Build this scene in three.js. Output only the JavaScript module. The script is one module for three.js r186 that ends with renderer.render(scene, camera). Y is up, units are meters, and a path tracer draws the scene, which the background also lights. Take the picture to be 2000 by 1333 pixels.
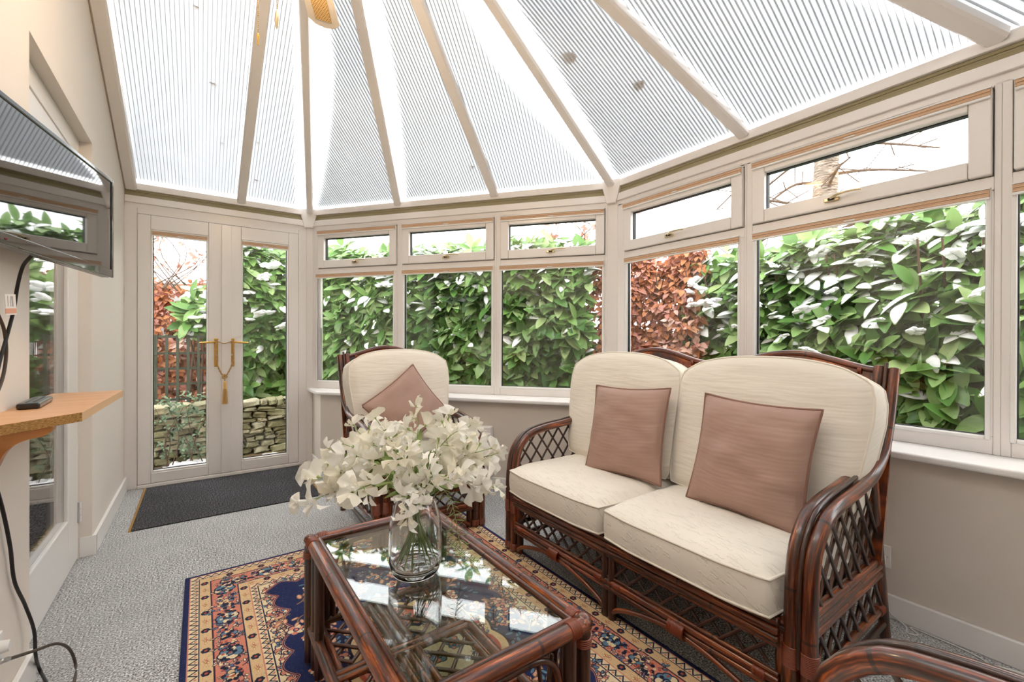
import * as THREE from 'three';
import { mergeGeometries, mergeVertices } from 'three/addons/utils/BufferGeometryUtils.js';
import { RoundedBoxGeometry } from 'three/addons/geometries/RoundedBoxGeometry.js';
import { ImprovedNoise } from 'three/addons/math/ImprovedNoise.js';

// ---------------------------------------------------------------- camera, sky, exposure
// Room axes in metres: u across (left wall to window wall), y up, v away along the left wall; world = (u, y, -v).
const scene = new THREE.Scene();
const renderer = new THREE.WebGLRenderer({ antialias: true });
renderer.toneMapping = THREE.LinearToneMapping;
renderer.toneMappingExposure = 1.55;
renderer.shadowMap.enabled = true;
const FOCAL = 854, TURN = THREE.MathUtils.degToRad(-35.449), PITCH = THREE.MathUtils.degToRad(0.1536), ROLL = THREE.MathUtils.degToRad(0.1493);
const camera = new THREE.PerspectiveCamera(2 * Math.atan(666.5 / FOCAL) * 180 / Math.PI, 2000 / 1333, 0.03, 200);
{
  const axis = (x, y, z) => {
    let c = Math.cos(ROLL), s = Math.sin(ROLL); [x, y] = [c * x - s * y, s * x + c * y];
    c = Math.cos(PITCH); s = Math.sin(PITCH); [y, z] = [c * y - s * z, s * y + c * z];
    const cu = Math.cos(TURN), su = Math.sin(TURN);
    return new THREE.Vector3(cu * x - su * z, y, -(su * x + cu * z));
  };
  camera.position.set(0, 1.08, 0);
  camera.quaternion.setFromRotationMatrix(new THREE.Matrix4().makeBasis(axis(1, 0, 0), axis(0, 1, 0), axis(0, 0, 1).negate()));
}
const SKY = 3.7;
scene.background = new THREE.Color().setRGB(1.0 * SKY, 1.0 * SKY, 1.0 * SKY);   // even overcast winter sky

// ---------------------------------------------------------------- helpers
let seed = 20240117;
const rnd = () => { seed = (seed * 1664525 + 1013904223) >>> 0; return seed / 4294967296; };
const rr = (a, b) => a + (b - a) * rnd();
const noise = new ImprovedNoise();
const nz = (x, y, z = 0) => noise.noise(x, y, z);
const W3 = (u, y, v) => new THREE.Vector3(u, y, -v);
const V3 = (x, y, z) => new THREE.Vector3(x, y, z);
const S = (r, g, b) => new THREE.Color().setRGB(r / 255, g / 255, b / 255, THREE.SRGBColorSpace);
const used = {};
function unique(name) { const n = used[name] = (used[name] ?? -1) + 1; return n ? `${name}_${String(n).padStart(3, '0')}` : name; }
function tag(o, label, category, group, kind) {
  o.userData.label = label; o.userData.category = category;
  if (group) o.userData.group = group;
  if (kind) o.userData.kind = kind;
  return o;
}
function thing(name, label, category, pos, turn = 0, group, kind) {
  const o = new THREE.Group(); o.name = unique(name); scene.add(o);
  if (pos) o.position.copy(pos);
  o.rotation.y = turn;
  return tag(o, label, category, group, kind);
}
function part(name, geo, mat, parent) {
  const m = new THREE.Mesh(geo, mat); m.name = name; m.castShadow = m.receiveShadow = true;
  parent.add(m); return m;
}
function solo(name, geo, mat, label, category, group, kind) {
  const m = part(unique(name), geo, mat, scene);
  return tag(m, label, category, group, kind);
}
function merge(list) {
  return mergeGeometries(list.map((g) => {
    const n = g.index ? g.toNonIndexed() : g.clone();
    for (const k of Object.keys(n.attributes)) if (!['position', 'normal', 'uv'].includes(k)) n.deleteAttribute(k);
    if (!n.attributes.uv) n.setAttribute('uv', new THREE.BufferAttribute(new Float32Array(n.attributes.position.count * 2), 2));
    return n;
  }));
}
// box given by its limits, edges rounded by r
function box(x0, x1, y0, y1, z0, z1, r = 0.002) {
  const w = x1 - x0, h = y1 - y0, d = z1 - z0;
  const g = r > 0 ? new RoundedBoxGeometry(w, h, d, 1, Math.min(r, w / 2.1, h / 2.1, d / 2.1)) : new THREE.BoxGeometry(w, h, d);
  return g.translate((x0 + x1) / 2, (y0 + y1) / 2, (z0 + z1) / 2);
}
// tube through points; uv = (metres along, turns around)
function tube(pts, r, { rad = 9, seg = 0, cap = true, flat = 1 } = {}) {
  const rf = typeof r === 'function' ? r : () => r;
  const curve = pts.length > 2 ? new THREE.CatmullRomCurve3(pts, false, 'centripetal') : new THREE.LineCurve3(pts[0], pts[1]);
  const n = seg || (pts.length > 2 ? (pts.length - 1) * 5 : 1), L = curve.getLength();
  const P = [], T = [];
  for (let i = 0; i <= n; i++) { P.push(curve.getPointAt ? curve.getPointAt(i / n) : curve.getPoint(i / n)); T.push(curve.getTangentAt(i / n)); }
  let N = Math.abs(T[0].y) < 0.9 ? V3(0, 1, 0) : V3(1, 0, 0);
  const pos = [], nor = [], uv = [], idx = [];
  const ring = (p, t, rad0, len, bend) => {
    N = N.clone().addScaledVector(t, -N.dot(t)).normalize();
    const B = new THREE.Vector3().crossVectors(t, N);
    for (let k = 0; k <= rad; k++) {
      const a = k / rad * Math.PI * 2, d = N.clone().multiplyScalar(Math.cos(a) * flat).addScaledVector(B, Math.sin(a));
      pos.push(p.x + d.x * rad0, p.y + d.y * rad0, p.z + d.z * rad0);
      const q = d.clone().normalize().multiplyScalar(Math.sqrt(1 - bend * bend)).addScaledVector(t, bend);
      nor.push(q.x, q.y, q.z); uv.push(len, k / rad);
    }
  };
  const r0 = rf(0), r1 = rf(1);
  if (cap) { ring(P[0].clone().addScaledVector(T[0], -r0 * 0.3), T[0], r0 * 0.02, 0, -0.999); ring(P[0].clone().addScaledVector(T[0], -r0 * 0.22), T[0], r0 * 0.7, 0, -0.8); }
  for (let i = 0; i <= n; i++) ring(P[i], T[i], rf(i / n), L * i / n, 0);
  if (cap) { ring(P[n].clone().addScaledVector(T[n], r1 * 0.22), T[n], r1 * 0.7, L, 0.8); ring(P[n].clone().addScaledVector(T[n], r1 * 0.3), T[n], r1 * 0.02, L, 0.999); }
  const rows = pos.length / 3 / (rad + 1);
  for (let i = 0; i < rows - 1; i++) for (let k = 0; k < rad; k++) {
    const a = i * (rad + 1) + k, b = a + rad + 1;
    idx.push(a, a + 1, b, a + 1, b + 1, b);
  }
  const g = new THREE.BufferGeometry();
  g.setAttribute('position', new THREE.Float32BufferAttribute(pos, 3));
  g.setAttribute('normal', new THREE.Float32BufferAttribute(nor, 3));
  g.setAttribute('uv', new THREE.Float32BufferAttribute(uv, 2));
  g.setIndex(idx);
  return g;
}
// a coil of thin cane wound round a pole between two points
function coil(a, b, r, wire = 0.0024) {
  const L = a.distanceTo(b), n = Math.max(3, Math.round(L / (wire * 1.9))), prof = [];
  for (let i = 0; i <= n * 4; i++) prof.push(new THREE.Vector2(r + wire * 0.25 + wire * Math.abs(Math.sin(i / 4 * Math.PI)) * 0.9, i / (n * 4) * L));
  const g = new THREE.LatheGeometry([new THREE.Vector2(r * 0.9, 0), ...prof, new THREE.Vector2(r * 0.9, L)], 12);
  g.applyQuaternion(new THREE.Quaternion().setFromUnitVectors(V3(0, 1, 0), b.clone().sub(a).normalize()));
  return g.translate(a.x, a.y, a.z);
}
// prism over a plan polygon [[u, v], ...] between two heights
function plan(poly, y0, y1, bevel = 0) {
  const sh = new THREE.Shape(poly.map(([u, v]) => new THREE.Vector2(u, v)));
  const g = new THREE.ExtrudeGeometry(sh, { depth: y1 - y0 - 2 * bevel, bevelEnabled: bevel > 0, bevelSize: bevel, bevelThickness: bevel, bevelOffset: -bevel, bevelSegments: 3, curveSegments: 4 });
  g.rotateX(-Math.PI / 2);   // (u, v, h) becomes (u, h, -v)
  return g.translate(0, y0 + bevel, 0);
}
function grid(nu, nv, f) {   // parametric sheet; f(a, b) in 0..1 gives a Vector3
  const g = new THREE.PlaneGeometry(1, 1, nu, nv), p = g.attributes.position, t = g.attributes.uv;
  for (let i = 0; i < p.count; i++) { const q = f(t.getX(i), t.getY(i)); p.setXYZ(i, q.x, q.y, q.z); }
  g.computeVertexNormals();
  return g;
}
function canvasTex(w, h, draw, { srgb = true, rep } = {}) {
  const c = document.createElement('canvas'); c.width = w; c.height = h;
  draw(c.getContext('2d'), w, h);
  const t = new THREE.CanvasTexture(c);
  if (srgb) t.colorSpace = THREE.SRGBColorSpace;
  t.wrapS = t.wrapT = THREE.RepeatWrapping;
  if (rep) t.repeat.set(...rep);
  return t;
}
function dataTex(w, h, f, { srgb = true, rep } = {}) {   // f(x, y) in 0..1 gives [r, g, b] in 0..255 or a number
  const d = new Uint8Array(w * h * 4);
  for (let y = 0; y < h; y++) for (let x = 0; x < w; x++) {
    let c = f(x / w, y / h); if (typeof c === 'number') c = [c, c, c];
    const i = (y * w + x) * 4;
    for (let k = 0; k < 3; k++) d[i + k] = Math.max(0, Math.min(255, c[k]));
    d[i + 3] = 255;
  }
  const t = new THREE.DataTexture(d, w, h);
  t.magFilter = THREE.LinearFilter; t.wrapS = t.wrapT = THREE.RepeatWrapping; t.needsUpdate = true;
  if (srgb) t.colorSpace = THREE.SRGBColorSpace;
  if (rep) t.repeat.set(...rep);
  return t;
}
const mixc = (a, b, t) => a.map((x, i) => x + (b[i] - x) * t);
// tiling noise
const tn = (x, y, fx, fy, z = 0) => {
  const a = nz(x * fx, y * fy, z), b = nz((x - 1) * fx, y * fy, z), c = nz(x * fx, (y - 1) * fy, z), d = nz((x - 1) * fx, (y - 1) * fy, z);
  return (a * (1 - x) + b * x) * (1 - y) + (c * (1 - x) + d * x) * y;
};
const std = (o) => new THREE.MeshStandardMaterial(o);
const phy = (o) => new THREE.MeshPhysicalMaterial(o);

// ---------------------------------------------------------------- materials
const M = {};
M.frame = phy({ color: S(241, 235, 230), roughness: 0.32, clearcoat: 0.25, clearcoatRoughness: 0.2 });
M.gloss = phy({ color: S(243, 240, 236), roughness: 0.3, clearcoat: 0.3, clearcoatRoughness: 0.2 });
M.sill = phy({ color: S(246, 244, 241), roughness: 0.25, clearcoat: 0.4, clearcoatRoughness: 0.15 });
const plaster = dataTex(256, 256, (x, y) => 128 + 60 * tn(x, y, 24, 24) + 40 * tn(x, y, 60, 60, 3), { srgb: false, rep: [2, 2] });
M.wallLeft = std({ color: S(236, 227, 217), roughness: 0.75, bumpMap: plaster, bumpScale: 0.0006 });
M.wallDwarf = std({ color: S(224, 214, 203), roughness: 0.8, bumpMap: plaster, bumpScale: 0.0006 });
M.outside = std({ color: S(170, 160, 145), roughness: 0.9 });
M.strip = std({ color: S(176, 166, 132), roughness: 0.6, bumpMap: dataTex(64, 64, (x, y) => 128 + 90 * Math.sin(y * Math.PI * 6) + 40 * nz(x * 9, y * 30, 2), { srgb: false }), bumpScale: 0.002 });
M.blind = std({ color: S(224, 189, 158), roughness: 0.85 });
M.brass = std({ color: S(214, 170, 88), roughness: 0.25, metalness: 1 });
M.palebrass = std({ color: S(214, 196, 158), roughness: 0.3, metalness: 1 });
M.steel = std({ color: S(200, 200, 200), roughness: 0.3, metalness: 1 });
M.gasket = std({ color: S(28, 30, 34), roughness: 0.6 });
M.glass = phy({ color: 0xffffff, roughness: 0, transmission: 1, thickness: 0, ior: 1.5 });
M.tableGlass = phy({ color: S(244, 250, 247), roughness: 0, transmission: 1, thickness: 0, ior: 1.52 });
M.poly = phy({ color: S(250, 251, 252), roughness: 1, transmission: 0.92, thickness: 0, ior: 1.2, specularIntensity: 0.2 });
M.polyIn = phy({ color: 0xffffff, roughness: 0.05, transmission: 1, thickness: 0, ior: 1.35 });
M.flute = std({ color: S(204, 208, 212), roughness: 0.7 });
M.snowRoof = phy({ color: S(246, 248, 250), roughness: 1, transmission: 0.34, thickness: 0, ior: 1.1, specularIntensity: 0 });
M.snow = std({ color: S(248, 250, 252), roughness: 0.9 });

// rattan: stained cane with streaks along its length (uv x = metres along)
const caneMap = (dark, mid, light, sd) => dataTex(512, 128, (x, y) => {
  let s = 0.46 + 0.8 * tn(x, y, 5, 14, sd) + 0.5 * tn(x, y, 9, 40, sd + 3) + 0.25 * tn(x, y, 40, 60, sd + 7);
  s += 0.35 * tn(x, y, 3, 3, sd + 11);
  const node = Math.abs(((x * 2 + 0.13 * sd) % 1) - 0.5) < 0.012 ? 0.55 : 1;
  s = Math.max(0, Math.min(1, s));
  const c = s < 0.5 ? mixc(dark, mid, s * 2) : mixc(mid, light, (s - 0.5) * 2);
  return c.map((k) => k * node);
}, { rep: [1 / 0.62, 1] });
const cane = (d, m, l, sd, rough) => phy({ map: caneMap(d, m, l, sd), roughness: rough, clearcoat: 0.7, clearcoatRoughness: 0.14 });
M.cane = cane([26, 10, 5], [86, 38, 13], [184, 94, 34], 1.3, 0.36);
M.caneWarm = cane([36, 13, 6], [100, 42, 13], [204, 106, 38], 4.1, 0.34);
M.caneDark = cane([20, 8, 6], [52, 22, 12], [104, 52, 28], 7.7, 0.4);
M.bind = phy({ color: S(126, 52, 18), roughness: 0.4, clearcoat: 0.5, clearcoatRoughness: 0.2 });

const quilt = canvasTex(512, 512, (c, w, h) => {
  c.fillStyle = '#808080'; c.fillRect(0, 0, w, h);
  c.lineCap = 'round';
  for (let k = 0; k < 190; k++) {
    const x = rnd() * w, y = rnd() * h; let a = rr(-0.5, 0.5);
    c.strokeStyle = rnd() < 0.6 ? 'rgba(200,200,200,0.6)' : 'rgba(60,60,60,0.5)'; c.lineWidth = rr(2, 5);
    for (const [ox, oy] of [[0, 0], [w, 0], [-w, 0], [0, h], [0, -h]]) {
      c.beginPath(); c.moveTo(x + ox, y + oy);
      c.bezierCurveTo(x + ox + 18, y + oy - 16 * Math.sin(a + 1), x + ox + 24, y + oy + 20 * Math.sin(a + 1), x + ox + 46, y + oy + 8 * Math.sin(a * 3)); c.stroke();
    }
  }
}, { srgb: false, rep: [3.2, 3.2] });
const weave = dataTex(256, 256, (x, y) => 128 + 50 * Math.sin(y * 256 * 0.9) + 55 * tn(x, y, 6, 50) + 40 * tn(x, y, 90, 90, 4), { srgb: false, rep: [4, 4] });
M.cream = phy({ color: S(240, 233, 220), roughness: 0.9, sheen: 0.25, sheenRoughness: 0.6, bumpMap: quilt, bumpScale: 0.006 });
M.creamBack = phy({ color: S(240, 232, 218), roughness: 0.9, sheen: 0.25, sheenRoughness: 0.6, bumpMap: dataTex(256, 256, (x, y) => 128 + 90 * tn(x, y, 4, 34) + 50 * tn(x, y, 8, 70, 2), { srgb: false, rep: [2, 2] }), bumpScale: 0.0035 });
M.creamPipe = std({ color: S(238, 230, 216), roughness: 0.9 });
M.silk = phy({ color: S(172, 139, 125), roughness: 0.5, sheen: 0.6, sheenRoughness: 0.35, sheenColor: S(215, 185, 170), bumpMap: dataTex(256, 256, (x, y) => 128 + 120 * tn(x + 0.2 * tn(x, y, 2, 2, 9), y, 4, 5) + 50 * tn(x, y, 7, 12, 2) + 12 * tn(x, y, 8, 60, 2), { srgb: false, rep: [1.6, 1.6] }), bumpScale: 0.018 });
M.silkPipe = std({ color: S(140, 103, 88), roughness: 0.55 });

const carpetC = dataTex(1024, 1024, (x, y) => {
  const f = tn(x, y, 150, 150, 5), g = tn(x, y, 260, 260, 9), s = tn(x, y, 6, 6, 1);
  const v = 172 + 170 * f + 100 * g + 14 * s; return [v, v * 1.0, v * 0.995];
}, { rep: [1.15, 1.15] });
const carpetB = dataTex(512, 512, (x, y) => 128 + 130 * tn(x, y, 150, 150, 5) + 70 * tn(x, y, 110, 110, 9), { srgb: false, rep: [1.15, 1.15] });
M.carpet = std({ map: carpetC, roughness: 1, bumpMap: carpetB, bumpScale: 0.004 });
const matC = dataTex(512, 512, (x, y) => { const v = 54 + 150 * tn(x, y, 60, 60, 5) + 70 * tn(x, y, 120, 120, 2); return [v, v, v * 1.05]; }, { rep: [2.4, 2.2] });
M.mat = std({ map: matC, roughness: 1, bumpMap: carpetB, bumpScale: 0.004 });
M.beech = phy({ map: dataTex(256, 64, (x, y) => mixc([206, 152, 104], [224, 174, 128], 0.5 + 0.8 * tn(x, y, 3, 20) + 0.3 * tn(x, y, 30, 60, 2))), roughness: 0.45 });
M.chip = std({ map: dataTex(256, 64, (x, y) => mixc([120, 78, 34], [226, 178, 104], 0.5 + 1.0 * tn(x, y, 40, 20) + 0.6 * tn(x, y, 90, 50, 2))), roughness: 0.9, bumpMap: plaster, bumpScale: 0.002 });
M.pine = phy({ map: dataTex(256, 128, (x, y) => mixc([176, 104, 44], [222, 150, 78], 0.5 + 0.45 * Math.sin(40 * y + 8 * tn(x, y, 3, 4)) + 0.3 * tn(x, y, 6, 60, 2))), roughness: 0.35, clearcoat: 0.3 });
M.black = phy({ color: S(16, 16, 18), roughness: 0.3, clearcoat: 0.4 });
M.screen = phy({ color: S(6, 7, 9), roughness: 0.03, clearcoat: 1, clearcoatRoughness: 0.02, ior: 1.7 });
M.cableBlack = std({ color: S(24, 24, 26), roughness: 0.5 });
M.cableBrown = std({ color: S(70, 58, 46), roughness: 0.5 });
M.cableWhite = std({ color: S(232, 230, 226), roughness: 0.5 });

// ---------------------------------------------------------------- plan of the room
const FR = [0.779, 4.132], RW = [2.391, 2.113], DR = [0.6239, -0.7815], NR = [-0.7815, -0.6239], CR = -3.1869;
const BACK = -0.8, LEFT = -0.44;
const APEX = W3(0.27, 3.29, 1.66), EAVE = 2.185;
const rLine = (o, u) => (-(CR + o) - 0.7815 * u) / 0.6239;   // v on the rear facet's line, o metres inwards, at a given u
const rPt = (s, o = 0) => [FR[0] + DR[0] * s + NR[0] * o, FR[1] + DR[1] * s + NR[1] * o];
const rwIn = (o) => [RW[0] - o, rLine(o, RW[0] - o)];

// floor and carpet
{
  const poly = [[-0.62, BACK - 0.1], [2.25, BACK - 0.1], [2.25, rLine(0.1, 2.25)], [0.9, rLine(0.1, 0.9)], [0.9, 4.14], [-0.62, 4.14]];
  const f = solo('floor', plan(poly, -0.06, 0), M.carpet, 'grey flecked carpet covering the whole conservatory floor', 'floor', null, 'structure');
  void f;
}
// left house wall with door opening
{
  const sh = new THREE.Shape([[BACK, 0], [2.005, 0], [2.005, 2.05], [2.984, 2.05], [2.984, 0], [4.2, 0], [4.2, 2.17], [1.66, 3.4], [BACK, 3.4]].map(([v, y]) => new THREE.Vector2(v, y)));
  const g = new THREE.ExtrudeGeometry(sh, { depth: 0.16, bevelEnabled: false });
  // (v, y, d) to world (LEFT - 0.16 + d, y, -v)
  g.applyMatrix4(new THREE.Matrix4().set(0, 0, 1, LEFT - 0.16, 0, 1, 0, 0, -1, 0, 0, 0, 0, 0, 0, 1));
  solo('wall_left', g, M.wallLeft, 'cream painted house wall on the left with a recessed door opening', 'wall', null, 'structure');
  const skirt = (v0, v1) => box(LEFT, LEFT + 0.016, 0, 0.10, -v1, -v0, 0.004);
  solo('baseboard_left', merge([skirt(2.984, 4.11), box(-0.487, LEFT + 0.016, 0, 0.10, -2.998, -2.982, 0.003)]), M.gloss, 'white skirting board along the cream wall between glazed door and French doors', 'baseboard', null, 'structure');
  solo('baseboard_near', skirt(BACK, 2.005), M.gloss, 'white skirting board under the wooden shelf beside the cables', 'baseboard', null, 'structure');
}
// house room behind the glazed door, back wall behind the camera
{
  const t = [box(-2.4, -2.3, -0.05, 2.5, -4.2, 0.2, 0), box(-2.3, -0.6, -0.05, 2.5, -4.25, -4.15, 0), box(-2.3, -0.6, -0.05, 2.5, 0.1, 0.2, 0), box(-2.4, -0.6, 2.5, 2.6, -4.25, 0.2, 0)];
  solo('wall_house', merge(t), M.wallLeft, 'cream walls and ceiling of the house room behind the glazed door', 'wall', null, 'structure');
  solo('floor_house', box(-2.4, -0.6, -0.06, 0, -4.25, 0.2, 0), M.carpet, 'carpeted floor of the house room behind the glazed door', 'floor', null, 'structure');
  solo('wall_back', box(-0.6, 2.55, -0.05, 3.4, -BACK, -BACK + 0.15, 0), M.wallLeft, 'plain cream wall closing the room opposite the French doors', 'wall', null, 'structure');
}
// dwarf walls under the windows
{
  const i = 0.19, o = -0.1, ci = rwIn(i), co = rwIn(o);
  solo('wall_rear', plan([[0.79, 4.15], [0.796, rLine(i, 0.796)], ci, co, rPt(-0.05, o)], -0.05, 0.632), M.wallDwarf, 'low taupe wall under the three rear windows', 'wall', null, 'structure');
  solo('wall_right', plan([ci, [RW[0] - i, BACK], [RW[0] + 0.1, BACK], co], -0.05, 0.632), M.wallDwarf, 'low taupe wall under the right windows behind the sofa', 'wall', null, 'structure');
  const b = 0.206, cb = rwIn(b);
  solo('baseboard_rear', plan([[0.78, 4.13], [0.78, rLine(b, 0.78)], cb, ci, [0.796, rLine(i, 0.796)], [0.796, 4.13]], 0, 0.09, 0.004), M.gloss, 'white skirting board below the rear windows behind the armchair', 'baseboard', null, 'structure');
  solo('baseboard_right', plan([cb, [RW[0] - b, BACK], [RW[0] - i, BACK], ci], 0, 0.09, 0.004), M.gloss, 'white skirting board below the right windows with a white cable lying along it', 'baseboard', null, 'structure');
  const s = 0.238, cs = rwIn(s), ck = rwIn(-0.02);
  solo('trim_1', plan([[0.752, 4.12], [0.752, rLine(s, 0.752)], cs, ck, rPt(0, -0.02)], 0.632, 0.66, 0.009), M.sill, 'white gloss window sill along the rear windows', 'sill', null, 'structure');
  solo('trim_2', plan([cs, [RW[0] - s, BACK], [RW[0] + 0.02, BACK], ck], 0.632, 0.66, 0.009), M.sill, 'white gloss window sill along the right windows', 'sill', null, 'structure');
}

// ---------------------------------------------------------------- windows
const facetPos = { F: W3(LEFT, 0, 4.132), R: W3(FR[0], 0, FR[1]), W: W3(RW[0], 0, RW[1]) };
const facetTurn = { F: 0, R: Math.atan2(DR[1], DR[0]), W: -Math.PI / 2 };
const toFacet = (f, x, y, z) => V3(x, y, z).applyAxisAngle(V3(0, 1, 0), facetTurn[f]).add(facetPos[f]);
// four bars round an opening (x0..x1, y0..y1) reaching outwards to (a0..a1, b0..b1)
const ringBars = (a0, a1, b0, b1, x0, x1, y0, y1, z0, z1, r = 0.003) => [
  box(a0, x0, b0, b1, z0, z1, r), box(x1, a1, b0, b1, z0, z1, r), box(x0, x1, b0, y0, z0, z1, r), box(x0, x1, y1, b1, z0, z1, r)];
function blind(x0, x1, y0, y1, z, parent) {
  const pleats = [], n = 4;
  for (let k = 0; k < n; k++) pleats.push(box(x0, x1, y0 + (y1 - y0) * k / n, y0 + (y1 - y0) * (k + 1) / n, z, z + 0.016 - 0.003 * (k % 2), 0.003));
  const b = part('pleated_blind', merge(pleats), M.blind, parent);
  part('head_rail', box(x0 - 0.002, x1 + 0.002, y1, y1 + 0.006, z - 0.002, z + 0.016, 0.001), M.sill, b);
  part('bottom_rail', box(x0, x1, y0 - 0.009, y0, z + 0.002, z + 0.014, 0.002), M.sill, b);
  part('handle_tab', box((x0 + x1) / 2 - 0.02, (x0 + x1) / 2 + 0.02, y0 + 0.002, y0 + 0.008, z + 0.013, z + 0.02, 0.002), M.cableWhite, b);
}
function sashHandle(x, y, z, parent) {
  const h = part('handle', box(x - 0.03, x + 0.03, y - 0.009, y + 0.009, z, z + 0.012, 0.004), M.palebrass, parent);
  part('lever', tube([V3(x, y + 0.004, z + 0.018), V3(x + 0.03, y + 0.012, z + 0.03), V3(x + 0.08, y + 0.016, z + 0.03), V3(x + 0.115, y + 0.012, z + 0.03)], (t) => 0.007 - 0.003 * t, { rad: 7, seg: 8 }), M.palebrass, h);
  part('lock_button', box(x - 0.012, x + 0.012, y - 0.006, y + 0.006, z + 0.012, z + 0.022, 0.003), M.gasket, h);
}
function windowUnit(n, facet, a0, a1, low, up, label, handleAt = 0.5) {
  const g = new THREE.Group(); g.name = `window_${n}`; scene.add(g);
  g.position.copy(facetPos[facet]); g.rotation.y = facetTurn[facet];
  tag(g, label, 'window', null, 'structure');
  const yb = 0.66, yl = 0.727, yt = 1.636, ys0 = 1.692, ys1 = 2.012, yh = 2.03;
  const us0 = up[0] - 0.062, us1 = up[1] + 0.062;
  part('window_frame', merge([...ringBars(a0, a1, yb, yh, us0 - 0.004, us1 + 0.004, yl, ys1 + 0.004, -0.035, 0.012), box(us0 - 0.004, us1 + 0.004, yt, ys0 - 0.004, -0.035, 0.012, 0.003),
    ...ringBars(us0 - 0.008, us1 + 0.008, ys0 - 0.008, ys1 + 0.008, us0 + 0.02, us1 - 0.02, ys0 + 0.02, ys1 - 0.02, -0.046, -0.0305, 0.002),
    box(us0 - 0.004, low[0], yl, yt, -0.035, 0.012, 0.003), box(low[1], us1 + 0.004, yl, yt, -0.035, 0.012, 0.003)]), M.frame, g);
  // sloping beads round the fixed pane
  part('glazing_bead', merge(ringBars(low[0] - 0.016, low[1] + 0.016, yl - 0.016, yt + 0.01, low[0], low[1], yl, yt - 0.004, 0.0, 0.018, 0.006)), M.gloss, g);
  part('gasket', merge(ringBars(low[0] - 0.002, low[1] + 0.002, yl - 0.002, yt, low[0] + 0.003, low[1] - 0.003, yl + 0.002, yt - 0.004, -0.024, -0.004, 0)), M.gasket, g);
  const pane = part('pane', box(low[0] - 0.006, low[1] + 0.006, yl - 0.006, yt + 0.004, -0.018, -0.012, 0), M.glass, g); void pane;
  const sash = part('sash', merge(ringBars(us0, us1, ys0, ys1, up[0], up[1], 1.757, 1.946, -0.03, 0.032, 0.006)), M.frame, g);
  part('gasket', merge(ringBars(up[0] - 0.002, up[1] + 0.002, 1.755, 1.948, up[0] + 0.004, up[1] - 0.004, 1.759, 1.941, -0.022, 0.004, 0)), M.gasket, sash);
  part('pane', box(up[0] - 0.005, up[1] + 0.005, 1.752, 1.951, -0.014, -0.008, 0), M.glass, sash);
  sashHandle(us0 + (us1 - us0) * handleAt, 1.727, 0.032, sash);
  blind(us0 + 0.002, us1 - 0.002, 1.98, 2.006, 0.03, g);
  blind(low[0] - 0.012, low[1] + 0.012, 1.612, 1.64, 0.014, g);
}
windowUnit(1, 'R', 0.0, 0.87, [0.09, 0.822], [0.162, 0.794], 'rear window nearest the French doors, looking onto green laurel', 0.5);
windowUnit(2, 'R', 0.87, 1.71, [0.92, 1.671], [0.975, 1.629], 'middle rear window behind the armchair, between two white mullions', 0.5);
windowUnit(3, 'R', 1.71, 2.583, [1.75, 2.502], [1.81, 2.457], 'rear window beside the corner post, with copper leaves at its edge', 0.5);
windowUnit(4, 'W', 0.0, 0.933, [0.124, 0.886], [0.172, 0.856], 'narrower right window next to the corner post, above the sofa', 0.45);
windowUnit(5, 'W', 0.933, 1.848, [0.98, 1.808], [1.03, 1.763], 'wide right window above the sofa showing a tree trunk in its top light', 0.42);
windowUnit(6, 'W', 1.848, 2.913, [1.886, 2.83], [1.94, 2.78], 'right window past the sofa, mostly hidden by the frame edge', 0.42);

// fascias with olive strip, corner posts and caps
let trimNo = 3;
function fascia(f, x0, x1, label) {
  const g = new THREE.Group(); g.name = `trim_${trimNo++}`; scene.add(g); g.position.copy(facetPos[f]); g.rotation.y = facetTurn[f];
  tag(g, label, 'fascia', null, 'structure');
  part('fascia_board', merge([box(x0, x1, 2.02, 2.075, -0.04, 0.012, 0.002), box(x0, x1, 2.055, 2.105, -0.04, 0.026, 0.004)]), M.frame, g);
  part('olive_strip', merge([0, 1, 2].map((k) => box(x0, x1, 2.105 + k * 0.0145, 2.1195 + k * 0.0145, -0.03, 0.014 - 0.004 * (k % 2), 0.002))), M.strip, g);
  part('cornice', box(x0, x1, 2.149, 2.196, -0.05, 0.03, 0.004), M.frame, g);
}
fascia('F', 0.0, 1.219, 'white fascia with olive strip above the French doors');
fascia('R', 0.0, 2.583, 'white fascia with olive strip above the rear windows');
fascia('W', 0.0, 2.913, 'white fascia with olive strip above the right windows');
function cornerPost(at, bis, half, label, y0 = 0.66) {
  const g = new THREE.Group(); g.name = `trim_${trimNo++}`; scene.add(g);
  g.position.copy(W3(at[0], 0, at[1])); g.rotation.y = bis;
  tag(g, label, 'post', null, 'structure');
  part('corner_post', box(-half, half, y0, 2.16, -0.06, 0.03, 0.012), M.frame, g);
  const sh = new THREE.Shape([[-0.062, 2.2], [-0.062, 2.155], [-0.03, 2.045], [0.03, 2.045], [0.062, 2.155], [0.062, 2.2]].map((p) => new THREE.Vector2(...p)));
  part('corner_cap', new THREE.ExtrudeGeometry(sh, { depth: 0.05, bevelEnabled: true, bevelSize: 0.004, bevelThickness: 0.006, bevelSegments: 2 }).translate(0, 0, 0.0), M.frame, g);
}
cornerPost(FR, (facetTurn.F + facetTurn.R) / 2, 0.03, 'white corner post between the French doors and the rear windows', 0.0);
cornerPost(RW, (facetTurn.R + facetTurn.W) / 2, 0.045, 'white corner post between the rear and the right windows');

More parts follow.
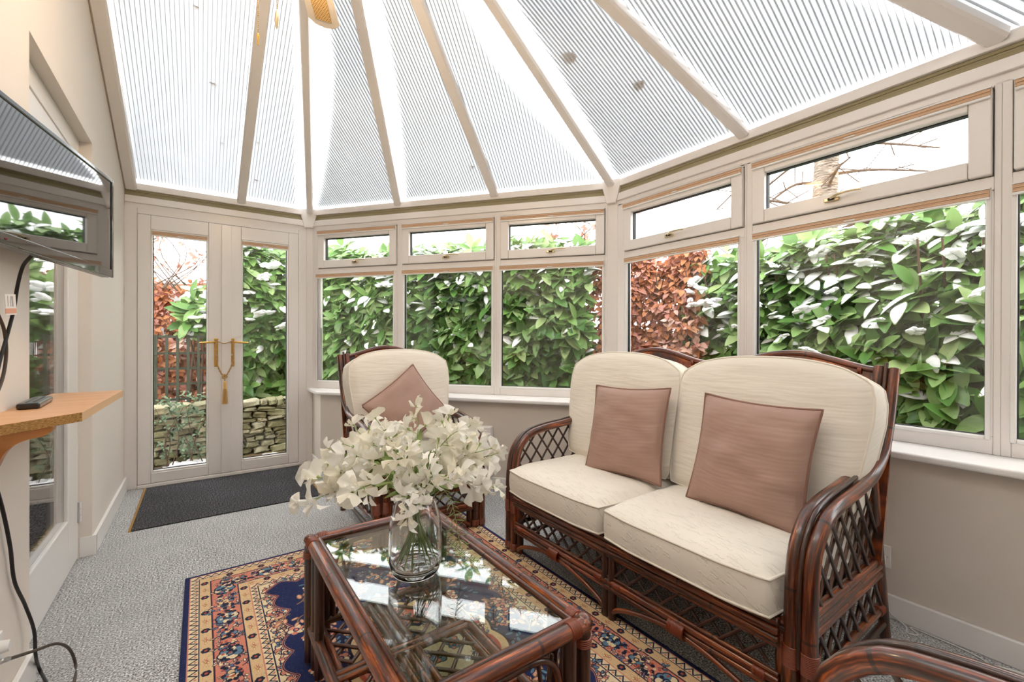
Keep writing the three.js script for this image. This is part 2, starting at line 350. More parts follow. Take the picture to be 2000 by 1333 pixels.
// ---------------------------------------------------------------- French doors
{
  const g = new THREE.Group(); g.name = 'door_1'; scene.add(g); g.position.copy(W3(0, 0, 4.132));
  tag(g, 'white French doors with two tall glass panes and gold handles', 'door', null, 'structure');
  part('door_frame', merge([box(-0.46, -0.372, 0, 2.03, -0.05, 0.012, 0.004), box(0.684, 0.79, 0, 2.03, -0.05, 0.012, 0.004), box(-0.372, 0.684, 1.983, 2.03, -0.05, 0.012, 0.004)]), M.frame, g);
  part('threshold', box(-0.372, 0.684, 0, 0.026, -0.05, 0.03, 0.006), M.frame, g);
  const leaf = (x0, x1, g0, g1) => {
    const l = part('door_leaf', merge(ringBars(x0, x1, 0.028, 1.98, g0 - 0.012, g1 + 0.012, 0.102, 1.876, -0.04, 0.022, 0.005)), M.frame, g);
    part('glazing_bead', merge(ringBars(g0 - 0.014, g1 + 0.014, 0.1, 1.878, g0, g1, 0.118, 1.866, -0.002, 0.017, 0.007)), M.gloss, l);
    part('gasket', merge(ringBars(g0 - 0.002, g1 + 0.002, 0.116, 1.868, g0 + 0.004, g1 - 0.004, 0.12, 1.864, -0.026, -0.003, 0)), M.gasket, l);
    part('pane', box(g0 - 0.006, g1 + 0.006, 0.112, 1.87, -0.018, -0.012, 0), M.glass, l);
    return l;
  };
  const la = leaf(-0.37, 0.148, -0.284, 0.037), lb = leaf(0.152, 0.682, 0.276, 0.594);
  part('astragal', box(0.132, 0.198, 0.03, 1.976, 0.022, 0.032, 0.004), M.frame, lb);
  blind(-0.29, 0.043, 1.838, 1.866, 0.014, g); blind(0.27, 0.6, 1.838, 1.864, 0.014, g);
  for (const [x, s, l] of [[0.098, -1, la], [0.205, 1, lb]]) {
    const z = s < 0 ? 0.022 : 0.022;
    const h = part('door_handle', box(x - 0.013, x + 0.013, 0.865, 1.085, z, z + 0.009, 0.004), M.brass, l);
    part('lever', tube([V3(x, 1.055, z + 0.005), V3(x, 1.055, z + 0.042), V3(x + s * 0.02, 1.055, z + 0.05), V3(x + s * 0.105, 1.05, z + 0.048)], (t) => 0.009 - 0.002 * t, { rad: 9, seg: 14 }), M.brass, h);
    part('rose', new THREE.CylinderGeometry(0.013, 0.015, 0.012, 16).rotateX(Math.PI / 2).translate(x, 1.055, z + 0.014), M.brass, h);
    part('key_cylinder', new THREE.CylinderGeometry(0.008, 0.008, 0.006, 12).rotateX(Math.PI / 2).translate(x, 0.955, z + 0.012), M.steel, h);
  }
}
// tasselled cord looped over both handles
{
  const t = thing('tieback_tassel', 'gold twisted cord with a tassel looped over the French door handles', 'tassel', W3(0, 0, 4.06));
  const rope = std({ color: S(190, 150, 92), roughness: 0.7 }), silk = std({ color: S(226, 182, 116), roughness: 0.65 });
  const c = [V3(0.098, 1.07, 0.005), V3(0.094, 0.98, 0.012), V3(0.108, 0.87, 0.012), V3(0.15, 0.792, 0.012), V3(0.195, 0.87, 0.012), V3(0.209, 0.98, 0.012), V3(0.205, 1.07, 0.005)];
  for (const [ph, y] of [[0, 0], [Math.PI, 0.0]]) {
    const cv = new THREE.CatmullRomCurve3(c), p = [];
    for (let i = 0; i <= 90; i++) { const q = cv.getPointAt(i / 90), a = i * 0.85 + ph; p.push(q.add(V3(0.003 * Math.cos(a), y, 0.003 * Math.sin(a)))); }
    part('cord', tube(p, 0.0033, { rad: 6, seg: 180 }), rope, t);
  }
  part('cord', tube([V3(0.098, 1.068, 0.005), V3(0.15, 1.045, 0.008), V3(0.205, 1.068, 0.005)].map((q) => q.add(V3(0, 0.0, -0.03))), 0.003, { rad: 6 }), rope, t);
  part('knot', new THREE.TorusKnotGeometry(0.011, 0.0045, 60, 8, 2, 3).translate(0.151, 0.79, 0.014), rope, t);
  part('cord', tube([V3(0.151, 0.782, 0.014), V3(0.153, 0.75, 0.014)], 0.004, { rad: 7 }), rope, t);
  part('tassel_head', new THREE.LatheGeometry([[0.001, 0.06], [0.008, 0.058], [0.013, 0.045], [0.011, 0.034], [0.015, 0.028], [0.012, 0.02], [0.013, 0]].map((q) => new THREE.Vector2(...q)), 16).translate(0.153, 0.695, 0.014), silk, t);
  const threads = [];
  for (let k = 0; k < 44; k++) { const a = rnd() * 6.28, r = 0.012 * Math.sqrt(rnd()); threads.push(tube([V3(0.153 + r * Math.cos(a), 0.7, 0.014 + r * Math.sin(a)), V3(0.153 + 1.7 * r * Math.cos(a), 0.575 + rr(0, 0.006), 0.014 + 1.4 * r * Math.sin(a))], 0.0016, { rad: 4, cap: false })); }
  const fr = part('fringe', merge(threads), silk, t); fr.userData.kind = 'stuff';
}

// ---------------------------------------------------------------- glazed house door in the left wall
{
  const g = new THREE.Group(); g.name = 'door_2'; scene.add(g); g.position.copy(W3(-0.487, 0, 2.984)); g.rotation.y = Math.PI / 2;
  tag(g, 'white glazed house door in the left wall reflecting the garden', 'door', null, 'structure');
  // local x = v - 2.984, z faces the room
  const v0 = 2.005 - 2.984, v1 = 0;
  part('door_frame', merge([box(v0, v1, 1.965, 2.05, -0.1, 0.0, 0.003), box(v0 - 0.002, v0 + 0.02, 0, 1.965, -0.1, 0.0, 0.003), box(v1 - 0.016, v1, 0, 1.965, -0.1, -0.002, 0.003)]), M.gloss, g);
  const l = part('door_leaf', merge(ringBars(v0 + 0.022, v1 - 0.018, 0.006, 1.96, v0 + 0.14, -0.2, 0.25, 1.86, -0.045, -0.002, 0.004)), M.gloss, g);
  part('glazing_bead', merge(ringBars(v0 + 0.125, -0.185, 0.232, 1.875, v0 + 0.142, -0.203, 0.252, 1.858, -0.02, -0.001, 0.006)), M.gloss, l);
  part('pane', box(v0 + 0.13, -0.19, 0.24, 1.87, -0.026, -0.02, 0), M.glass, l);
  for (const y of [0.18, 0.68, 1.66]) {
    const h = part('hinge', box(-0.017, -0.004, y, y + 0.1, -0.003, 0.004, 0.001), M.steel, l);
    for (let k = 0; k < 3; k++) part('knuckle', new THREE.CylinderGeometry(0.005, 0.005, 0.03, 10).translate(-0.01, y + 0.018 + k * 0.032, 0.006), M.sill, h);
  }
}

// ---------------------------------------------------------------- polycarbonate roof
const ceilingGroup = new THREE.Group(); ceilingGroup.name = 'ceiling'; scene.add(ceilingGroup);
tag(ceilingGroup, 'sloping conservatory roof of fluted polycarbonate panels between white glazing bars', 'roof', null, 'structure');
{
  const eF = (u) => W3(u, EAVE, 4.132), eR = (s) => { const [u, v] = rPt(s); return W3(u, EAVE, v); }, eW = (v) => W3(RW[0], EAVE, v);
  const cFR = W3(FR[0], EAVE, FR[1]), cRW = W3(RW[0], EAVE, RW[1]);
  const up = (a, b, c) => { const n = b.clone().sub(a).cross(c.clone().sub(a)).normalize(); return n.y < 0 ? n.negate() : n; };
  const ribStep = 0.02;
  // polygon panel in a plane; flutes along dir
  function panel(poly, dir, step = ribStep) {
    const n = up(poly[0], poly[1], poly[2]), d = dir.clone().normalize(), e = new THREE.Vector3().crossVectors(n, d).normalize();
    const to2 = (p) => [p.clone().sub(poly[0]).dot(e), p.clone().sub(poly[0]).dot(d)];
    const q = poly.map(to2), from2 = (x, y, h) => poly[0].clone().addScaledVector(e, x).addScaledVector(d, y).addScaledVector(n, h);
    const sheet = (h) => {
      const g = new THREE.BufferGeometry(), pos = [], nor = [], uv = [];
      const turn = (q[1][0] - q[0][0]) * (q[2][1] - q[0][1]) - (q[2][0] - q[0][0]) * (q[1][1] - q[0][1]), right = new THREE.Vector3().crossVectors(e, d).dot(n) * turn > 0;
      for (let i = 1; i < q.length - 1; i++) for (const k of right ? [0, i, i + 1] : [0, i + 1, i]) { const p = from2(q[k][0], q[k][1], h); pos.push(p.x, p.y, p.z); nor.push(n.x, n.y, n.z); uv.push(...q[k]); }
      g.setAttribute('position', new THREE.Float32BufferAttribute(pos, 3)); g.setAttribute('normal', new THREE.Float32BufferAttribute(nor, 3)); g.setAttribute('uv', new THREE.Float32BufferAttribute(uv, 2));
      return g;
    };
    const o = part('polycarbonate_panel', sheet(0.016), M.poly, ceilingGroup);
    part('inner_skin', sheet(0), M.polyIn, o);
    const xs = q.map((p) => p[0]), lo = Math.min(...xs), hi = Math.max(...xs), ribs = [];
    for (let x = lo + step / 2; x < hi; x += step) {
      const ys = [];
      for (let i = 0; i < q.length; i++) { const a = q[i], b = q[(i + 1) % q.length]; if ((a[0] - x) * (b[0] - x) < 0) ys.push(a[1] + (b[1] - a[1]) * (x - a[0]) / (b[0] - a[0])); }
      if (ys.length < 2) continue;
      const y0 = Math.min(...ys), y1 = Math.max(...ys), w = 0.0009;
      const c = [[x - w, 0.004], [x + w, 0.004], [x + w, 0.0155], [x - w, 0.0155]], pos = [];
      for (let k = 0; k < 4; k++) {
        const [xa, ha] = c[k], [xb, hb] = c[(k + 1) % 4];
        const A = from2(xa, y0, ha), B = from2(xb, y0, hb), C = from2(xb, y1, hb), D = from2(xa, y1, ha);
        for (const p of [A, C, B, A, D, C]) pos.push(p.x, p.y, p.z);
      }
      const g = new THREE.BufferGeometry(); g.setAttribute('position', new THREE.Float32BufferAttribute(pos, 3)); g.computeVertexNormals();
      ribs.push(g);
    }
    const f = part('flutes', merge(ribs), M.flute, o); f.userData.kind = 'stuff';
  }
  const slope = (a, b) => APEX.clone().sub(a).addScaledVector(b.clone().sub(a).normalize(), -APEX.clone().sub(a).dot(b.clone().sub(a).normalize()));
  const F0 = eF(LEFT), F1 = eF(0.264), R1 = eR(0.865), R2 = eR(1.70), W1 = eW(1.186), W2 = eW(0.262);
  const ridgeL = W3(LEFT, APEX.y, 1.66), ridgeB = W3(0.27, APEX.y, BACK), cornB = eW(BACK), ridgeLB = W3(LEFT, APEX.y, BACK);
  const dF = slope(F0, cFR), dRr = slope(cFR, cRW), dW = slope(cRW, W2);
  panel([F0, F1, APEX, ridgeL], dF); panel([F1, cFR, APEX], dF);
  panel([cFR, R1, APEX], dRr); panel([R1, R2, APEX], dRr); panel([R2, cRW, APEX], dRr);
  panel([cRW, W1, APEX], dW); panel([W1, W2, APEX], dW);
  panel([W2, cornB, ridgeB, APEX], APEX.clone().sub(W2), 0.03); panel([APEX, ridgeB, ridgeLB, ridgeL], V3(1, 0, 0), 0.03);
  // glazing bars hang below the sheets
  const bar = (a, b, w, h, n0) => {
    const d = b.clone().sub(a), L = d.length(); d.normalize();
    const s = new THREE.Vector3().crossVectors(n0, d).normalize(), n = new THREE.Vector3().crossVectors(d, s).normalize();
    const sh = new THREE.Shape([[-w / 2, 0.01], [-w / 2, -h * 0.72], [-w * 0.36, -h], [w * 0.36, -h], [w / 2, -h * 0.72], [w / 2, 0.01]].map((p) => new THREE.Vector2(...p)));
    const g = new THREE.ExtrudeGeometry(sh, { depth: L, bevelEnabled: false });
    g.applyMatrix4(new THREE.Matrix4().makeBasis(s, n, d).setPosition(a));
    part('glazing_bar', g, M.frame, ceilingGroup);
  };
  const nF = up(F0, cFR, APEX), nR = up(cFR, cRW, APEX), nW = up(cRW, W2, APEX), avg = (a, b) => a.clone().add(b).normalize();
  const inner = (p, n = 0.02) => p.clone().addScaledVector(APEX.clone().sub(p).normalize(), n);
  bar(inner(F1), APEX, 0.062, 0.035, nF); bar(inner(cFR), APEX, 0.056, 0.05, avg(nF, nR));
  bar(inner(R1), APEX, 0.062, 0.035, nR); bar(inner(R2), APEX, 0.066, 0.035, nR); bar(inner(cRW), APEX, 0.06, 0.05, avg(nR, nW));
  bar(inner(W1), APEX, 0.062, 0.035, nW); bar(inner(W2), APEX, 0.066, 0.035, nW);
  bar(W3(LEFT + 0.035, EAVE, 4.12), W3(LEFT + 0.035, APEX.y, 1.66), 0.07, 0.05, nF);
  bar(ridgeL, APEX, 0.07, 0.05, V3(0, 1, 0)); bar(APEX, ridgeB, 0.07, 0.05, V3(0, 1, 0));
  part('boss', new THREE.CylinderGeometry(0.11, 0.09, 0.09, 24).translate(APEX.x, APEX.y - 0.05, APEX.z), M.frame, ceilingGroup);

  // lying snow, melted away in strips beside the bars
  function snow(a, b, ml, mr, sd, b0 = 0.02, b1 = 0.97, ta = APEX, tb = APEX) {
    const n = up(a, b, APEX), w = a.distanceTo(b);
    const f = (x, y, h) => {
      const yy = b0 + (b1 - b0) * y, tri = 1 - yy + yy * ta.distanceTo(tb) / w, lo = Math.min(0.45, ml(yy) / (w * Math.max(tri, 0.05))), hi = 1 - Math.min(0.45, mr(yy) / (w * Math.max(tri, 0.05)));
      const xx = lo + (hi - lo) * x + 0.012 * nz(yy * 9, sd, x * 4);
      return a.clone().lerp(b, xx).lerp(ta.clone().lerp(tb, xx), yy).addScaledVector(n, 0.02 + h);
    };
    const top = grid(14, 30, (x, y) => { const e = Math.min(1, 9 * Math.min(x, 1 - x)), e2 = Math.min(1, 12 * Math.min(y, 1 - y)); return f(x, y, (0.016 + 0.02 * (0.5 + nz(x * 3, y * 5, sd))) * Math.sqrt(e * e2) + 0.0015); });
    const bot = grid(14, 30, (x, y) => f(x, y, 0));
    solo('roof_snow', merge([top, bot]), M.snowRoof, 'thin layer of snow lying on the clear roof panels', 'snow', 'snow on the roof panels', 'stuff');
  }
  const k = (c) => () => c;
  const bulge = (c, m) => (y) => c * Math.sin(Math.PI * Math.min(1, y * 1.0 + 0.04)) ** 0.8 + m;
  snow(F0, F1, (y) => 0.06 + 0.05 * y, k(0.03), 1, 0.02, 0.97, ridgeL, APEX); snow(W2, cornB, k(0.0), k(0.02), 8, 0.01, 0.97, APEX, ridgeB); snow(F1, cFR, k(0.03), (y) => 0.09 * (1 - y) + 0.03, 2);
  snow(cFR, R1, bulge(0.17, 0.03), k(0.02), 3); snow(R1, R2, bulge(0.1, 0.05), k(0.03), 4); snow(R2, cRW, k(0.03), bulge(0.2, 0.03), 5);
  snow(cRW, W1, bulge(0.06, 0.05), k(0.04), 6); snow(W1, W2, k(0.05), (y) => 0.05 + 0.22 * Math.min(1, y * 1.6), 7);
  const lump = (u, v, r, sd) => {
    const g = new THREE.IcosahedronGeometry(r, 3), p = g.attributes.position;
    for (let i = 0; i < p.count; i++) { const q = V3(p.getX(i), p.getY(i), p.getZ(i)), m = 1 + 0.3 * nz(q.x / r * 1.4, q.y / r * 1.4, q.z / r * 1.4 + sd); p.setXYZ(i, q.x * m, q.y * m * 0.3, q.z * m); }
    g.computeVertexNormals();
    return g;
  };
  void lump;
}
// dead leaves and specks lying on the panels
{
  const spot = phy({ color: S(196, 176, 156), roughness: 1, transmission: 0.45, thickness: 0 });
  for (const [u, v, r] of [[1.62, 1.75, 0.035], [1.92, 1.52, 0.028], [0.06, 3.2, 0.02], [0.12, 3.62, 0.014], [-0.02, 2.8, 0.014], [0.33, 3.55, 0.013], [0.35, 3.9, 0.018], [1.6, 2.75, 0.016]]) {
    const hF = EAVE + (4.132 - v) * (APEX.y - EAVE) / (4.132 - 1.66), hW = EAVE + (RW[0] - u) * (APEX.y - EAVE) / (RW[0] - 0.27), hR = EAVE + ((-0.7815 * u - 0.6239 * v) - CR) * (APEX.y - EAVE) / (-0.7815 * 0.27 - 0.6239 * 1.66 - CR);
    const y = Math.min(hF, hW, hR) + 0.0225;
    const g = new THREE.CircleGeometry(r, 10), p = g.attributes.position;
    for (let i = 1; i < p.count; i++) { const m = 1 + 0.5 * nz(i * 0.9, r * 90, 1); p.setXY(i, p.getX(i) * m, p.getY(i) * m * 1.2); p.setZ(i, 0.004 * nz(i, 3, 2)); }
    g.rotateX(-Math.PI / 2); g.computeVertexNormals();
    const q = solo('fallen_leaf', g, spot, 'dead leaf lying on the snowy roof panel', 'leaf', 'dead leaves on the roof');
    q.position.copy(W3(u, y, v)); q.rotation.set(hF < hW && hF < hR ? 0.42 : 0.1, 0, hW <= hF && hW <= hR ? -0.48 : -0.1);
  }
}
// ---------------------------------------------------------------- rattan seating
// local frame: x across, y up, front edge at z = 0, back towards -z
const armPath = [[0, -0.035], [0.2, -0.035], [0.42, -0.04], [0.52, -0.062], [0.585, -0.125], [0.61, -0.22], [0.625, -0.38], [0.648, -0.53], [0.705, -0.625], [0.81, -0.685], [0.985, -0.745]];
const armCurve = new THREE.CatmullRomCurve3(armPath.map(([y, z]) => V3(0, y, z)), false, 'centripetal');
const armSamples = armCurve.getPoints(500);
const armUnder = (z) => {   // height of the arm above a given depth
  let best = 0;
  for (const p of armSamples) if (Math.abs(p.z - z) < 0.008 && p.y > 0.44) best = best ? Math.min(best, p.y) : p.y;
  return best || 0.47;
};
// crossed thin canes clipped to an outline: inside(a, b) in panel coordinates, at(a, b, layer) to local space
function lattice(a0, a1, b0, b1, inside, at, parent, pitch = 0.076, k = 1.35, r = 0.0056) {
  const H = b1 - b0;
  for (const s of [1, -1]) for (let a = a0 - H / k; a < a1 + H / k; a += pitch) {
    let first = null, last = null;
    for (let i = 0; i <= 60; i++) {
      const b = b0 + H * i / 60, x = s > 0 ? a + (b - b0) / k : a + (b1 - b) / k;
      if (x > a0 && x < a1 && inside(x, b)) { first ??= [x, b]; last = [x, b]; } else if (first) break;
    }
    if (first && Math.hypot(last[0] - first[0], last[1] - first[1]) > 0.03) part('lattice_cane', tube([at(...first, s), at(...last, s)], r, { rad: 6 }), M.caneDark, parent);
  }
}
function rattanSeat(name, label, category, width, seats, pos, turn, group) {
  const t = thing(name, label, category, pos, turn, group);
  const ax = width / 2 - 0.045;
  for (const sd of [-1, 1]) {
    for (const k of [-1, 1]) part('arm_pole', tube(armPath.map(([y, z]) => V3(sd * ax + k * 0.021, y + (k * sd < 0 ? 0 : -0.006), z)), (q) => 0.021 - 0.004 * q, { rad: 12, seg: 44 }), k > 0 ? M.caneWarm : M.cane, t);
    part('arm_infill', tube(armPath.slice(1).map(([y, z]) => V3(sd * ax, y + 0.014, z + (y < 0.5 ? 0.012 : 0.004))), 0.007, { rad: 6, seg: 36 }), M.caneDark, t);
    // rear leg, side rails
    part('rear_leg', tube([V3(sd * ax, 0, -0.745), V3(sd * ax, 0.3, -0.67), V3(sd * ax, 0.655, -0.585)], 0.017, { rad: 9 }), M.cane, t);
    part('inner_leg', tube([V3(sd * (ax - 0.05), 0, -0.05), V3(sd * (ax - 0.05), 0.325, -0.05)], 0.018, { rad: 9 }), M.cane, t);
    const side = (y, r, m) => part('side_rail', tube([V3(sd * ax, y, -0.05), V3(sd * ax, y, -0.735 + 0.24 * y)], r, { rad: 9 }), m, t);
    side(0.325, 0.015, M.caneWarm); side(0.296, 0.014, M.cane); side(0.269, 0.014, M.caneWarm); side(0.14, 0.014, M.cane); side(0.075, 0.012, M.caneDark);
    lattice(-0.69, -0.07, 0.335, 0.64, (z, y) => y < armUnder(z) - 0.012 && (z > -0.65 + (y - 0.335) * 0.22), (z, y, s) => V3(sd * ax + s * 0.005, y, z), t);
    lattice(-0.675, -0.06, 0.15, 0.26, () => true, (z, y, s) => V3(sd * ax + s * 0.005, y, z), t);
    for (const k of [-1, 1]) {
      part('binding', coil(V3(sd * ax + k * 0.021, 0.205, -0.0355), V3(sd * ax + k * 0.021, 0.262, -0.0365), 0.0212), M.bind, t);
      part('binding', coil(V3(sd * ax + k * 0.021, 0.02, -0.035), V3(sd * ax + k * 0.021, 0.05, -0.035), 0.0212), M.bind, t);
    }
    for (const y of [0.325, 0.14]) part('binding', coil(V3(sd * ax, y, -0.72 + 0.24 * y), V3(sd * ax, y, -0.685 + 0.24 * y), 0.0155), M.bind, t);
    part('binding', coil(V3(sd * (ax - 0.05), 0.24, -0.05), V3(sd * (ax - 0.05), 0.315, -0.05), 0.0185), M.bind, t);
  }
  // front apron
  const fx = ax - 0.05, rail = (y, z, r, m, x0 = -fx, x1 = fx) => part('front_rail', tube([V3(x0, y, z), V3(x1, y, z)], r, { rad: 9 }), m, t);
  rail(0.312, -0.02, 0.014, M.cane); rail(0.288, -0.016, 0.013, M.caneWarm); rail(0.264, -0.018, 0.012, M.cane); rail(0.246, -0.022, 0.007, M.caneWarm);
  rail(0.148, -0.022, 0.013, M.caneWarm); rail(0.126, -0.02, 0.011, M.cane); rail(0.166, -0.024, 0.007, M.cane);
  const posts = []; for (let k = 0; k <= seats; k++) posts.push(-fx + 2 * fx * k / seats);
  for (let k = 1; k < seats; k++) {
    for (const o of [-0.016, 0.016]) part('centre_leg', tube([V3(posts[k] + o, 0, -0.028), V3(posts[k] + o, 0.31, -0.028)], 0.017, { rad: 9 }), M.caneDark, t);
    part('rear_leg', tube([V3(posts[k], 0, -0.73), V3(posts[k], 0.31, -0.66)], 0.017, { rad: 9 }), M.cane, t);
  }
  for (let k = 0; k < seats; k++) {
    const a = posts[k] + 0.03, b = posts[k + 1] - 0.03, m = (a + b) / 2;
    lattice(a, b, 0.168, 0.248, () => true, (x, y, s) => V3(x, y, -0.03 + s * 0.005), t, 0.07, 1.0);
    part('arched_brace', tube([V3(a - 0.012, 0.035, -0.024), V3(a + 0.03, 0.065, -0.02), V3(m - 0.1, 0.108, -0.016), V3(m, 0.118, -0.014), V3(m + 0.1, 0.108, -0.016), V3(b - 0.03, 0.065, -0.02), V3(b + 0.012, 0.035, -0.024)], 0.0095, { rad: 8, seg: 30 }), M.caneWarm, t);
    part('binding', coil(V3(m - 0.03, 0.13, -0.02), V3(m + 0.03, 0.13, -0.02), 0.025), M.bind, t);
    for (const x of [a, b - 0.035]) part('binding', coil(V3(x, 0.146, -0.022), V3(x + 0.035, 0.146, -0.022), 0.0136), M.bind, t);
  }
  part('rear_rail', tube([V3(-ax, 0.3, -0.665), V3(ax, 0.3, -0.665)], 0.016, { rad: 9 }), M.cane, t);
  part('seat_deck', box(-ax + 0.02, ax - 0.02, 0.29, 0.305, -0.65, -0.02, 0.004), M.caneDark, t);
  // back panel with arched crown over each seat
  const bw = width / 2 - 0.02, crown = (x) => { const q = ((x + bw) / (2 * bw) * seats) % 1; return 0.965 + 0.062 * Math.pow(Math.sin(Math.PI * q), 2.0) * (q > 0 && q < 1 ? 1 : 0); };
  const sh = new THREE.Shape(); sh.moveTo(-bw, 0.34); sh.lineTo(bw, 0.34);
  const NN = 40 * seats; const top = [];
  for (let i = 0; i <= NN; i++) { const x = bw - 2 * bw * i / NN; sh.lineTo(x, crown(x)); top.push([x, crown(x)]); }
  const lean = (x, y) => V3(x, y, -0.6 - 0.165 * (y - 0.34) / 0.63);
  const pg = new THREE.ExtrudeGeometry(sh, { depth: 0.012, bevelEnabled: false, curveSegments: 2 }), pp = pg.attributes.position;
  for (let i = 0; i < pp.count; i++) pp.setZ(i, pp.getZ(i) - 0.606 - 0.165 * (pp.getY(i) - 0.34) / 0.63);
  pg.computeVertexNormals();
  part('back_panel', pg, M.caneWarm, t);
  part('top_rail', tube(top.filter((_, i) => i % 4 === 0).map(([x, y]) => lean(x, y)), 0.014, { rad: 9, seg: NN }), M.caneWarm, t);
  for (let k = 0; k <= seats; k++) for (const e of k === 0 ? [1] : k === seats ? [-1] : [-1, 1]) part('binding', coil(lean(-bw + 2 * bw * k / seats + e * 0.1, 0.968), lean(-bw + 2 * bw * k / seats + e * 0.115, 0.968), 0.0145), M.bind, t);
  return t;
}
// boxed cushion: outline(u, v) gives x, y of a face; e = half thickness at the border, bulge added in the middle
function cushion(outline, e, bulge, { n = 26, wrinkle = 0.004, sd = 1, pw = 4 } = {}) {
  const lift = (u, v) => e + bulge * Math.pow(Math.max(0, (1 - Math.abs(u) ** pw) * (1 - Math.abs(v) ** pw)), 0.5);
  const face = (s) => (a, b) => {
    const u = (a * 2 - 1) * s, v = b * 2 - 1, [x, y] = outline(u, v), ed = (1 - u ** 8) * (1 - v ** 8);
    return V3(x, y, s * (lift(u, v) + ed * wrinkle * (nz(x * 9 + sd, y * 9, sd) + 0.6 * nz(x * 5 + y * 20, y * 3, sd + 4))));
  };
  const list = [grid(n, n, face(1)), grid(n, n, face(-1))];
  const border = [];
  for (let i = 0; i < 4 * n; i++) { const q = i / n, f = q % 1 * 2 - 1; border.push(q < 1 ? [f, -1] : q < 2 ? [1, f] : q < 3 ? [-f, 1] : [-1, -f]); }
  if (e > 0.002) list.push(grid(4 * n, 4, (a, b) => { const i = Math.round(a * 4 * n) % (4 * n), [u, v] = border[i], [x, y] = outline(u, v), [x2, y2] = outline(u * 0.99, v * 0.99), z = (b * 2 - 1) * e, o = 1.2 * (1 - (b * 2 - 1) ** 2); return V3(x + (x - x2) * o, y + (y - y2) * o, z); }));
  const g = merge(list);
  const pos = g.attributes.position, uv = g.attributes.uv;
  for (let i = 0; i < pos.count; i++) uv.setXY(i, pos.getX(i) + pos.getZ(i), pos.getY(i) + 0.5 * pos.getZ(i));
  const loop = (z) => { const p = border.map(([u, v]) => { const [x, y] = outline(u, v); return V3(x, y, z); }); p.push(p[0].clone()); return p; };
  return { geo: g, loop };
}
function putCushion(name, label, category, group, spec, e, bulge, mat, pipeMat, pos, rot, opt, pipe = 0.0042) {
  const { geo, loop } = cushion(spec, e, bulge, opt);
  const t = thing(name, label, category, pos, 0, group); t.rotation.set(...rot, 'YXZ');
  part('cushion_cover', geo, mat, t);
  for (const z of e > 0.002 ? [-e, e] : [0]) part('piping', tube(loop(z), pipe, { rad: 6, seg: 104, cap: false }), pipeMat, t);
  return t;
}
const sq = (v, k) => Math.sign(v) * (1 - (1 - Math.abs(v)) ** k);
// soft rectangle with rounded corners
const rect = (w, h, c = 0.12) => (u, v) => { const f = 1 - c * Math.max(0, Math.abs(u) + Math.abs(v) - 1.55) / 0.45; return [w / 2 * u * f, h / 2 * v * f]; };
const crownBack = (w, h, left, right) => (u, v) => { const f = 1 - 0.035 * Math.max(0, Math.abs(u) + Math.abs(v) - 1.75) / 0.25, t = (v + 1) / 2, n = (u < 0 ? left : right) ? 0.85 + 0.15 * Math.min(1, t * 1.35) : 1; return [w / 2 * u * f * n, h * (0.5 + (t - 0.5) * f) + t * 0.07 * (1 - Math.abs(u) ** 2.6)]; };
const pinch = (w, h) => (u, v) => { const a = 1 - 0.07 * (1 - u * u) * v ** 4, b = 1 - 0.07 * (1 - v * v) * u ** 4; return [w / 2 * u * b, h / 2 * v * a]; };

// sofa along the right windows, armchairs facing each other along the room
const sofaAt = W3(1.262, 0, 1.158), sofaTurn = -Math.PI / 2;
rattanSeat('rattan_sofa', 'two-seat dark rattan sofa with lattice sides and cream cushions', 'sofa', 1.41, 2, sofaAt, sofaTurn);
rattanSeat('rattan_armchair', 'dark rattan armchair in front of the rear windows, cream cushions', 'armchair', 0.66, 1, W3(1.02, 0, 2.13), 0, 'rattan armchairs');
rattanSeat('rattan_armchair', 'dark rattan armchair beyond the sofa end, only its curved arm in view', 'armchair', 0.68, 1, W3(0.585, 0, 0.345), Math.PI, 'rattan armchairs');
const onSeat = (pos, turn, x, y, z) => V3(x, y, z).applyAxisAngle(V3(0, 1, 0), turn).add(pos);
function seatCushions(pos, turn, n, w, where) {
  const total = w - 0.17, each = total / n, wide = (w - 0.02) / n;
  for (let k = 0; k < n; k++) {
    const x = -total / 2 + each * (k + 0.5), xb = -wide * n / 2 + wide * (k + 0.5), which = n === 1 ? where : `${where}, ${k === 0 ? 'next to the corner window' : 'next to the wall socket'}`;
    const s = putCushion('seat_cushion', `thick cream box seat cushion on ${which}`, 'cushion', 'cream seat cushions', rect(each - 0.004, 0.67, 0.05), 0.05, 0.03, M.cream, M.creamPipe, onSeat(pos, turn, x, 0.384, -0.3), [0, 0, 0], { sd: k * 3 + n, wrinkle: 0.006, pw: 7 });
    s.rotation.set(-Math.PI / 2, turn, 0, 'YXZ');
    const b = putCushion('back_cushion', `tall cream back cushion with arched top on ${which}`, 'cushion', 'cream back cushions', crownBack(wide, 0.495, k === 0, k === n - 1), 0.062, 0.035, M.creamBack, M.creamPipe, onSeat(pos, turn, xb, 0.45, -0.465), [0, 0, 0], { sd: k * 5 + n + 9, wrinkle: 0.006 });
    b.rotation.set(-0.2, turn, 0, 'YXZ');
  }
}
seatCushions(sofaAt, sofaTurn, 2, 1.41, 'the rattan sofa');
seatCushions(W3(1.02, 0, 2.13), 0, 1, 0.66, 'the armchair by the rear windows');
seatCushions(W3(0.585, 0, 0.345), Math.PI, 1, 0.68, 'the armchair beyond the sofa end');
function scatter(label, pos, rot, w, h, sd) { putCushion('scatter_cushion', label, 'cushion', 'taupe scatter cushions', pinch(w, h), 0.0, 0.058, M.silk, M.silkPipe, pos, rot, { sd, wrinkle: 0.009, pw: 2 }, 0.0045); }
scatter('taupe silk scatter cushion leaning on the sofa back beside the corner window', W3(1.605, 0.66, 1.345), [-0.26, sofaTurn + 0.05, 0.05], 0.415, 0.415, 3);
